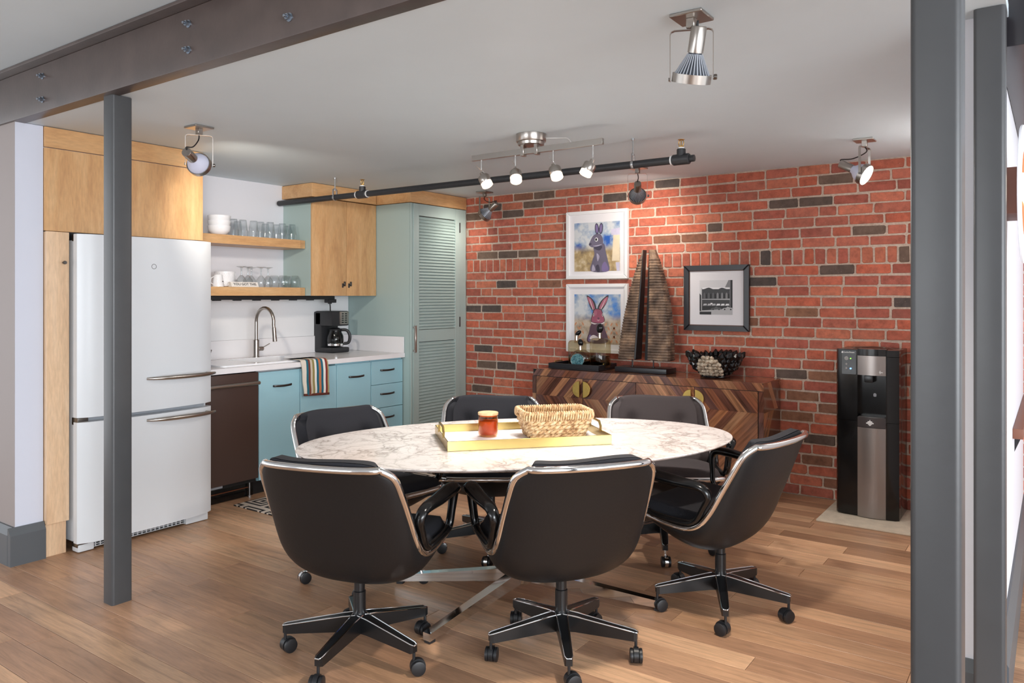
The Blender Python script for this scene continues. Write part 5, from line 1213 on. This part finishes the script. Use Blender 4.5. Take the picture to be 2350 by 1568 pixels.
# wrapped rim: a band wound round two rails, open at the short ends as grips
for zc, lab in ((0.1, 'upper'),):
    cen, Ln = dense(rrp(0.157, 0.111, 0.03, 0.104), 1500); pts = []; turns = 92
    for i, c in enumerate(cen):
        a = 2 * PI * turns * i / len(cen); tg = (cen[(i + 3) % len(cen)] - cen[i - 3]).normalized(); nn = Vector((tg.y, -tg.x, 0))
        grip = abs(c.x) > 0.15 and abs(c.y) < 0.05; hz = 0.0085 if grip else 0.0185; oz = 0.010 if grip else 0.0
        pts.append(c + nn * math.cos(a) * 0.0075 + Vector((0, 0, 1)) * (math.sin(a) * hz + oz))
    mb = MB(); mb.tube(pts, 0.0045, 6, closed=True); part('rim_wrap', mb, 'wicker', bk, world=False)
    mb = MB(); mb.tube([c + Vector((0, 0, 0.010)) for c in dense(rrp(0.157, 0.111, 0.03, 0.104), 80)[0]], 0.0065, 8, closed=True); part('rim_rail', mb, 'wicker', bk, world=False)

# ---------------------------------------------------------------- swivel chairs
# local frame: +y forward, +x the sitter's right, origin on the floor under the stem
CP = [(0.292, 0.440), (0.272, 0.412), (0.20, 0.358), (0.10, 0.306), (0.0, 0.283), (-0.085, 0.302), (-0.150, 0.362), (-0.196, 0.465), (-0.240, 0.575), (-0.281, 0.685), (-0.318, 0.775)]
RP = [(0.225, 0.274, 0.440), (0.266, 0.240, 0.437), (0.279, 0.165, 0.427), (0.283, 0.075, 0.414), (0.284, -0.005, 0.414), (0.284, -0.060, 0.440), (0.283, -0.105, 0.495), (0.280, -0.152, 0.580), (0.275, -0.198, 0.665), (0.264, -0.240, 0.740), (0.226, -0.276, 0.775)]
CPS = smoothpath([(0, a, b) for a, b in CP], 8); RPS = smoothpath(RP, 8)
def shell_pt(s, t):
    """s 0 front edge .. 1 top edge, t -1..1 across"""
    k = max(0.0, min(1.0, s)) * (len(CPS) - 1); i = min(int(k), len(CPS) - 2); f = k - i
    c = CPS[i].lerp(CPS[i + 1], f); r = RPS[i].lerp(RPS[i + 1], f)
    p_ = 2.0 + 0.4 * math.sin(PI * max(0, min(1, s))) ; th = (1 - abs(t)) * PI / 2
    cx_ = math.cos(th) ** (2 / p_); dp_ = math.sin(th) ** (2 / p_)
    return Vector((math.copysign(r.x * cx_, t), r.y + (c.y - r.y) * dp_, r.z + (c.z - r.z) * dp_))
def shell_nrm(s, t):
    a = shell_pt(min(1, s + 0.01), t) - shell_pt(max(0, s - 0.01), t); b = shell_pt(s, min(1, t + 0.02)) - shell_pt(s, max(-1, t - 0.02))
    n_ = a.cross(b).normalized(); return n_ if n_.dot(Vector((0, 0.1, 0.7)) - shell_pt(s, t)) > 0 else -n_
NS, NTT = 41, 41
sh = MB(); sh.grid(lambda u, v: shell_pt(v, u * 2 - 1), NTT, NS)
in_ = MB(); in_.grid(lambda u, v: shell_pt(v, u * 2 - 1) + shell_nrm(v, (u * 2 - 1) * 0.97) * 0.008, NTT, NS); sh.add(in_.v, [f[::-1] for f in in_.f])
M_SHELL = sh.mesh('shell', 'black_leather', angle=60)
RIM = [shell_pt(0, -1 + 2 * i / 20) for i in range(20)] + [shell_pt(i / 44, 1) for i in range(44)] + [shell_pt(1, 1 - 2 * i / 24) for i in range(24)] + [shell_pt(1 - i / 44, -1) for i in range(44)]
rm = MB(); rm.tube(RIM, 0.0132, 10, closed=True); M_RIM = rm.mesh('rim', 'chrome', angle=60)
# cushions
def back_fn(front):
    def fn(u, v):
        t_ = (u - 0.5) * 2; a = abs(t_); s_ = 0.60 + 0.40 * v
        p = shell_pt(s_, t_ * 0.96); nn = shell_nrm(s_, t_ * 0.96)
        e = min(1, min((1 - a) / 0.16, (1 - v) / 0.10, v / 0.12)); e = math.sqrt(max(0, 1 - (1 - e) ** 2))
        th = 0.014 + 0.050 * e
        for bx_ in (-0.34, 0.34):
            r2 = ((t_ - bx_) / 0.15) ** 2 + ((v - 0.62) / 0.13) ** 2; th -= 0.030 * math.exp(-r2 * 2.2) * e
        q = p + nn * (th if front else 0.011); q.z += 0.013 * max(0, v - 0.8) / 0.2 * (1 - a ** 6) + 0.004 * math.sin(t_ * 5) * v ** 4
        q.y += 0.012 * max(0, v - 0.9) / 0.1
        return q
    return fn
bcu = MB(); bcu.grid(back_fn(True), 33, 25); b2_ = MB(); b2_.grid(back_fn(False), 33, 25); bcu.add(b2_.v, [f[::-1] for f in b2_.f])
def seat_fn(top):
    def fn(u, v):
        s = (u - 0.5) * 2; a = abs(s); y_ = -0.155 + 0.437 * v; w = 0.264 - 0.03 * max(0, (v - 0.8) / 0.2) ** 2 - 0.14 * max(0, (0.36 - v) / 0.36) ** 2
        e = min(1, min((1 - a) / 0.16, (1 - v) / 0.14, v / 0.1)); e = math.sqrt(max(0, 1 - (1 - e) ** 2))
        return (s * w, y_, 0.418 + (0.045 * e + 0.012 * v if top else -0.03 * e) + 0.01 * v)
    return fn
scu = MB(); scu.grid(seat_fn(True), 25, 21); s2_ = MB(); s2_.grid(seat_fn(False), 25, 21); scu.add(s2_.v, [f[::-1] for f in s2_.f])
CUSH = {c: (bcu.mesh('back_cushion', c, angle=70), scu.mesh('seat_cushion', c, angle=70)) for c in ('black_fabric', 'brown_fabric')}
btn = MB(); btn.ico((0, 0, 0), 0.009, 2, 1, 0.6, 1); M_BTN = {c: btn.mesh('button', c) for c in CUSH}
def arm_mesh(s):
    P = [(0.292, -0.035, 0.448), (0.296, -0.085, 0.52), (0.300, -0.105, 0.565), (0.306, -0.075, 0.598), (0.314, 0.03, 0.608), (0.318, 0.13, 0.618), (0.316, 0.19, 0.616), (0.305, 0.208, 0.585), (0.298, 0.202, 0.52), (0.292, 0.195, 0.468), (0.290, 0.165, 0.447), (0.289, 0.06, 0.438)]
    rad = [0.015, 0.015, 0.017, 0.020, 0.025, 0.028, 0.024, 0.017, 0.0145, 0.0145, 0.014, 0.014]
    pts = smoothpath([(x * s, y, z) for x, y, z in P], 5, True); rr_ = []
    for k in range(len(P)):
        for i in range(5): t = i / 5; rr_.append(rad[k] * (1 - t) + rad[(k + 1) % len(P)] * t)
    mb = MB(); mb.tube(pts, rr_, 10, closed=True, flat=(1.15, 0.8)); return mb.mesh('armrest', 'black_gloss', angle=60)
M_ARM = {s: arm_mesh(s) for s in (-1, 1)}
M_STEM = MB().lathe([(0.024, 0.10), (0.024, 0.24), (0.0205, 0.243), (0.0205, 0.30)], 20).mesh('stem', 'black_satin')
LR = 0.292
def leg_meshes():
    b = MB(); pr_ = [(0.012, 0.0235, 0.088, 0.152), (0.06, 0.021, 0.089, 0.147), (LR - 0.012, 0.0145, 0.078, 0.112), (LR, 0.011, 0.082, 0.109)]
    vs = []
    for x, w, z0, z1 in pr_: vs += [(x, -w, z0), (x, w, z0), (x, w, z1), (x, -w, z1)]
    fs = [(3, 2, 1, 0), (12, 13, 14, 15)]
    for k in range(3):
        for i in range(4): j = (i + 1) % 4; fs.append((k * 4 + i, k * 4 + j, (k + 1) * 4 + j, (k + 1) * 4 + i))
    b.add(vs, [f[::-1] for f in fs])
    t = MB()
    for s in (-1, 1): t.tube([(pr_[0][0], s * 0.0215, 0.1525), (pr_[1][0], s * 0.0193, 0.1475), (pr_[2][0], s * 0.013, 0.1125), (pr_[3][0], s * 0.0085, 0.1095)], 0.0026, 6)
    t.tube([(LR + 0.0008, -0.009, 0.108), (LR + 0.0015, 0, 0.109), (LR + 0.0008, 0.009, 0.108)], 0.0026, 6)
    return b.mesh('leg', 'black_satin', smooth=False), t.mesh('edge_trim', 'chrome')
M_LEG, M_TRIM = leg_meshes()
fk = MB(); fk.cyl((0, 0, 0.052), (0, 0, 0.083), 0.0055, n=10); fk.lathe([(0.0285, -0.009), (0.0285, 0.009)], 20, Matrix.Translation((0.014, 0, 0.030)) @ Matrix.Rotation(R(90), 4, 'X'))
M_FORK = {c: fk.mesh('caster', c) for c in ('caster_black', 'chrome')}
M_WHEEL = MB().lathe([(0.020, -0.007), (0.026, -0.0055), (0.0268, 0.0), (0.026, 0.0055), (0.020, 0.007)], 24, Matrix.Rotation(R(90), 4, 'X')).mesh('wheel', 'caster_black')
def chair(label, x, y, f, base, dz=0.0, fabric='black_fabric', fork='caster_black'):
    """f: heading of the sitter, base: heading of the first leg (degrees)"""
    t = thing('swivel_chair', label, 'chair', (x, y, 0), R(f - 90), group='swivel chairs around the marble table')
    link('shell', M_SHELL, t, (0, 0, dz)); link('rim', M_RIM, t, (0, 0, dz)); link('stem', M_STEM, t, (0, 0, dz * 0.5))
    bo = link('back_cushion', CUSH[fabric][0], t, (0, 0, dz)); link('seat_cushion', CUSH[fabric][1], t, (0, 0, dz))
    for s in (-1, 1):
        p = back_fn(True)(0.5 + s * 0.17, 0.62); link('button', M_BTN[fabric], bo, (p[0], p[1] + 0.002, p[2])); link('armrest', M_ARM[s], t, (0, 0, dz))
    cr = random.Random(int(abs(x * 1000)))
    for k in range(5):
        a = R(base + 72 * k - (f - 90)); lg = link('leg', M_LEG, t, (0, 0, 0), (0, 0, a)); link('edge_trim', M_TRIM, lg)
        cs = link('caster', M_FORK[fork], t, (math.cos(a) * (LR - 0.006), math.sin(a) * (LR - 0.006), 0), (0, 0, cr.uniform(0, 2 * PI)))
        for s in (-1, 1): link('wheel', M_WHEEL, cs, (0.014, s * 0.0168, 0.0275))
chair('black bucket chair at the table end nearest the steel post and refrigerator', -2.176, 2.056, 108, -145)
chair('black bucket chair at the long table side opposite the sideboard', -1.552, 2.517, 143, -125)
chair('black bucket chair at the table end facing away from the water cooler', -1.197, 3.271, 172, -138)
chair('black tufted bucket chair standing in front of the brown dishwasher and rug', -2.742, 2.645, -7, 17, fork='chrome')
chair('black tufted bucket chair between the louvred cupboard and the candle', -2.50, 3.33, -54, 16, fork='chrome')
chair('brown tufted bucket chair standing against the sideboard between table and brass pulls', -1.735, 3.87, -56, 8, fabric='brown_fabric', fork='chrome')

# ---------------------------------------------------------------- sprinkler pipe
PZ, PY = 2.116, 3.935
pp = thing('sprinkler_pipe', 'black iron sprinkler pipe hanging below the ceiling', 'pipe', (-3.3, PY, PZ))
part('run', MB().cyl((XK + 0.03, PY, PZ), (-1.66, PY, PZ), 0.0215, n=18), 'pipe_black', pp)
for x in (-4.135, -1.66):
    tm_ = MB(); tm_.cyl((x - 0.05, PY, PZ), (x + 0.05, PY, PZ), 0.030, n=18, bev=0.006); tm_.cyl((x, PY, PZ), (x, PY, PZ + 0.058), 0.024, n=16, bev=0.003)
    if x > -2: tm_.cyl((x + 0.05, PY, PZ), (x + 0.075, PY, PZ), 0.019, n=8)
    te = part('tee', tm_, 'pipe_black', pp)
    tp_ = MB()
    for xx in ((-0.055, 0.055) if x < -2 else (-0.055,)): tp_.cyl((x + xx - 0.004, PY, PZ), (x + xx + 0.004, PY, PZ), 0.026, n=16)
    tp_.cyl((x, PY, PZ + 0.055), (x, PY, PZ + 0.066), 0.017, n=14); part('thread_tape', tp_, 'cord_white', te)
    hdm = MB(); z = PZ + 0.066; hdm.cyl((x, PY, z), (x, PY, z + 0.008), 0.014, n=6)
    for s in (-1, 1): hdm.tube(smoothpath([(x + s * 0.010, PY, z + 0.006), (x + s * 0.0145, PY, z + 0.02), (x + s * 0.012, PY, z + 0.034), (x, PY, z + 0.041)], 4), 0.0022, 6)
    hdm.cyl((x, PY, z + 0.008), (x, PY, z + 0.036), 0.0028, n=8); hdm.lathe([(0.018, 0), (0.0185, 0.0015), (0.0, 0.003)], 16, Matrix.Translation((x, PY, z + 0.041))); part('sprinkler_head', hdm, 'sprinkler_brass', pp)
for x in (-4.43, -1.95):
    hg = MB(); hg.tube([(x, PY + 0.0235 * math.cos(a), PZ + 0.0235 * math.sin(a)) for a in [R(40) - R(260) * i / 14 for i in range(15)]] , 0.005, 6, flat=(1.6, 0.5))
    hg.tube([(x, PY + 0.018, PZ + 0.015), (x, PY + 0.018, PZ + 0.055), (x, PY, PZ + 0.064)], 0.005, 6, flat=(1.6, 0.5)); hg.tube([(x, PY - 0.018, PZ + 0.015), (x, PY - 0.018, PZ + 0.055), (x, PY, PZ + 0.064)], 0.005, 6, flat=(1.6, 0.5))
    hg.cyl((x, PY, PZ + 0.05), (x, PY, CEIL - 0.001), 0.0042, n=8); hg.cyl((x, PY, CEIL - 0.012), (x, PY, CEIL - 0.0005), 0.011, n=10); part('hanger', hg, 'galvanized', pp)

# ---------------------------------------------------------------- spot lights
def spot_lamp(name, p, d_, power, col, angle, blend=0.6, size=0.05):
    l = bpy.data.lights.new(name, 'SPOT'); l.energy = power; l.color = col; l.spot_size = R(angle); l.spot_blend = blend; l.shadow_soft_size = size
    o = bpy.data.objects.new(name, l); COL.objects.link(o); o.location = p; o.rotation_euler = Vector(d_).to_track_quat('-Z', 'Y').to_euler()
WARM = (1.0, 0.90, 0.78)
def ceiling_spot(label, u, v, yoke_a, aim, drop=0.155, half_w=0.067, lit=None, fins=True, power=0, cone=135, pos=None):
    p = onz(u, v, CEIL) if pos is None else Vector((pos[0], pos[1], CEIL))
    t = thing('ceiling_spotlight', label, 'spotlight', (p.x, p.y, CEIL), group=None)
    part('mount_plate', MB().box(p.x - 0.054, p.x + 0.054, p.y - 0.054, p.y + 0.054, CEIL - 0.011, CEIL - 0.0005, 0.002, 1), 'nickel', t)
    part('neck', MB().box(p.x - 0.014, p.x + 0.014, p.y - 0.014, p.y + 0.014, CEIL - 0.042, CEIL - 0.010, 0.002, 1), 'nickel', t)
    ax = Vector((math.cos(yoke_a), math.sin(yoke_a), 0)); zt = CEIL - 0.045; zb = CEIL - 0.045 - drop
    yk = MB(); c0 = Vector((p.x, p.y, 0)); pts = [c0 - ax * half_w + Vector((0, 0, zb - 0.006)), c0 - ax * half_w + Vector((0, 0, zt - 0.012)), c0 - ax * (half_w - 0.004) + Vector((0, 0, zt - 0.004)), c0 - ax * (half_w - 0.014) + Vector((0, 0, zt)), c0 + ax * (half_w - 0.014) + Vector((0, 0, zt)), c0 + ax * (half_w - 0.004) + Vector((0, 0, zt - 0.004)), c0 + ax * half_w + Vector((0, 0, zt - 0.012)), c0 + ax * half_w + Vector((0, 0, zb - 0.006))]
    perp = Vector((-ax.y, ax.x, 0)); w_ = 0.007; th2 = 0.0012; vs = []; fs = []
    for k, q in enumerate(pts):
        T = (pts[min(k + 1, 7)] - pts[max(k - 1, 0)]).normalized(); Nn = T.cross(perp).normalized()
        vs += [tuple(q + perp * w_ + Nn * th2), tuple(q - perp * w_ + Nn * th2), tuple(q - perp * w_ - Nn * th2), tuple(q + perp * w_ - Nn * th2)]
    for k in range(7):
        for i in range(4): j = (i + 1) % 4; fs.append((k * 4 + i, k * 4 + j, (k + 1) * 4 + j, (k + 1) * 4 + i))
    fs += [(3, 2, 1, 0), (28, 29, 30, 31)]; yk.add(vs, fs); yo = part('yoke', yk, 'nickel', t)
    kn = MB(); piv = Vector((p.x, p.y, zb)); kn.cyl(piv + ax * half_w, piv + ax * (half_w + 0.012), 0.009, n=14, bev=0.002); part('pivot_knob', kn, 'steel_dark', yo); kn = MB(); kn.cyl(piv - ax * half_w, piv - ax * (half_w + 0.005), 0.006, n=12); part('pivot_screw', kn, 'steel_dark', yo)
    A = Vector(aim).normalized(); Mh = Matrix.Translation(piv) @ A.to_track_quat('Z', 'Y').to_matrix().to_4x4()
    # ring centred on the pivot, cone and holder behind it
    part('ring', MB().lathe([(0.0580, -0.014), (0.0615, -0.014), (0.0615, 0.014), (0.0580, 0.014), (0.0580, -0.014)], 32, Mh, cap=(False, False)), 'nickel', t)
    if fins:
        bl = part('bulb', MB().lathe([(0.0575, -0.002), (0.054, -0.012), (0.021, -0.072), (0.021, -0.078)], 36, Mh), 'fin_dark', t)
        fm = MB()
        for k in range(30):
            a = 2 * PI * k / 30; ca, sa = math.cos(a), math.sin(a); q = [(0.0535, -0.012), (0.0575, -0.010), (0.0245, -0.074), (0.0205, -0.074)]; ww = 0.0014
            vs = []
            for sgn2 in (-1, 1): vs += [tuple(Mh @ Vector((r_ * ca - sa * ww * sgn2, r_ * sa + ca * ww * sgn2, z_))) for r_, z_ in q]
            fm.add(vs, [(0, 1, 2, 3), (7, 6, 5, 4), (0, 4, 5, 1), (1, 5, 6, 2), (2, 6, 7, 3), (3, 7, 4, 0)])
        part('fins', fm, 'fin_grey', bl, smooth=False)
    else:
        bl = part('bulb', MB().lathe([(0.0575, -0.002), (0.055, -0.018), (0.044, -0.046), (0.024, -0.07), (0.022, -0.078)], 36, Mh), 'reflector_white', t)
    part('lens', MB().lathe([(0.0565, -0.003), (0.054, 0.004), (0.0, 0.007)], 32, Mh), 'lens_glow' if lit else 'reflector_white', bl)
    part('lamp_holder', MB().lathe([(0.021, -0.078), (0.0245, -0.078), (0.0245, -0.155), (0.0225, -0.158), (0.0, -0.158)], 24, Mh), 'nickel', t)
    e_ = Mh @ Vector((0, 0.012, -0.155)); cdm = MB(); cdm.tube(smoothpath([(p.x, p.y, CEIL - 0.04), (p.x + 0.012, p.y - 0.012, CEIL - 0.075), tuple((Vector((p.x, p.y, CEIL - 0.09)) + e_) / 2 + Vector((0, 0, 0.0))), tuple(e_ + A * -0.006 + Vector((0, 0, 0.012))), tuple(e_)], 6), 0.0032, 8); part('cord', cdm, 'cord_black', t)
    if power: spot_lamp('spot_light', tuple(piv + A * 0.02), A, power, WARM, cone, 1.0, 0.05)
VR = Vector((CC, CS, 0)); VF = Vector((-CS, CC, 0)); DN = Vector((0, 0, -1))
ceiling_spot('ceiling spotlight with grey cooling fins pointing down between table and steel posts', 1587, 36, YAW - R(13), VR * -0.07 + VF * 0.36 + DN * 0.95, power=60)
ceiling_spot('ceiling spotlight with a white reflector back aimed at the kitchen shelves', 457, 291, YAW + R(22), VR * 0.02 + VF * 0.97 + DN * 0.24, fins=False, power=30, cone=95)
ceiling_spot('ceiling spotlight with a bright white lens hanging in front of the brick wall', 1984, 320, YAW + R(43), VR * 0.63 + VF * -0.67 + DN * 0.52, lit=True, fins=False, power=44)
ceiling_spot('ceiling spotlight with dark fins aimed down at the framed pictures', 1463, 384, YAW - R(9), VR * 0.14 + VF * 0.9 + DN * 0.42, power=16)
ceiling_spot('ceiling spotlight with fins aimed at the louvred cupboard', 1112, 440, YAW + R(54), VR * -0.70 + VF * 0.5 + DN * 0.6, power=6)

# track fixture with four heads
TX0, TX1, TYY, TZB = -2.765, -1.905, 3.50, 2.172
tf = thing('track_fixture', 'brushed nickel track light bar with four glowing heads', 'track light', (-2.35, TYY, CEIL))
part('canopy', MB().lathe([(0.062, -0.062), (0.072, -0.06), (0.074, -0.045), (0.081, -0.043), (0.083, -0.04), (0.083, -0.001)], 36, Matrix.Translation((-2.36, TYY + 0.01, CEIL))), 'nickel', tf)
part('bar', MB().box(TX0, TX1, TYY - 0.009, TYY + 0.009, TZB - 0.016, TZB + 0.016, 0.001, 1), 'nickel', tf)
for x in (-2.405, -2.315): part('bracket', MB().box(x - 0.011, x + 0.011, TYY - 0.017, TYY + 0.017, TZB - 0.025, CEIL - 0.058, 0.002, 1), 'nickel', tf)
for hx_, dirx in ((-2.70, 0.25), (-2.46, 0.02), (-2.21, 0.22), (-1.965, 0.12)):
    aim = {-2.70: VR * 0.40 + VF * -0.25 + DN * 0.85, -2.46: VF * -0.55 + VR * 0.05 + DN * 0.85, -2.21: VR * 0.22 + VF * -0.42 + DN * 0.88, -1.965: VR * -0.45 + VF * -0.05 + DN * 0.88}[hx_].normalized()
    jt = Vector((hx_, TYY, TZB - 0.075)); rd = MB(); rd.cyl((hx_, TYY, TZB - 0.014), jt, 0.0052, n=10); hdp = part('arm', rd, 'chrome', tf)
    side = aim.cross(Vector((0, 1, 0))).normalized(); c_ = jt + aim * 0.05 + Vector((0, 0, -0.012))
    yk = MB(); yk.cyl(jt, c_ + side * 0.034 + aim * 0.02, 0.003, n=8); yk.cyl(jt, jt - (c_ + side * 0.034 + aim * 0.02 - jt) * 0.55, 0.0022, n=8); part('tilt_rod', yk, 'chrome', hdp)
    Mh = Matrix.Translation(c_) @ aim.to_track_quat('Z', 'Y').to_matrix().to_4x4()
    hd_ = part('lamp_head', MB().lathe([(0.011, -0.048), (0.012, -0.034), (0.014, -0.026), (0.03, -0.024), (0.0335, -0.018), (0.0335, 0.018), (0.032, 0.02), (0.0, 0.02)], 28, Mh), 'nickel', tf)
    part('shade', MB().lathe([(0.0325, 0.018), (0.0325, 0.043), (0.027, 0.046), (0.0245, 0.04), (0.024, 0.021)], 28, Mh, cap=(False, False)), 'frosted_glow', hd_)
    part('bulb', MB().lathe([(0.0, 0.021), (0.014, 0.024), (0.017, 0.032), (0.0, 0.036)], 18, Mh), 'bulb_glow', hd_)
    spot_lamp('track_head_light', tuple(c_ + aim * 0.05), aim, 25, (1.0, 0.96, 0.92), 145, 1.0, 0.03)
wr = MB(); wr.tube(smoothpath([(-2.30, TYY + 0.06, CEIL - 0.02), (-2.22, TYY + 0.08, CEIL - 0.025), (-2.15, TYY + 0.05, CEIL - 0.04), (-2.10, TYY + 0.01, TZB + 0.014)], 6), 0.0022, 6); part('wire', wr, 'cord_white', tf)
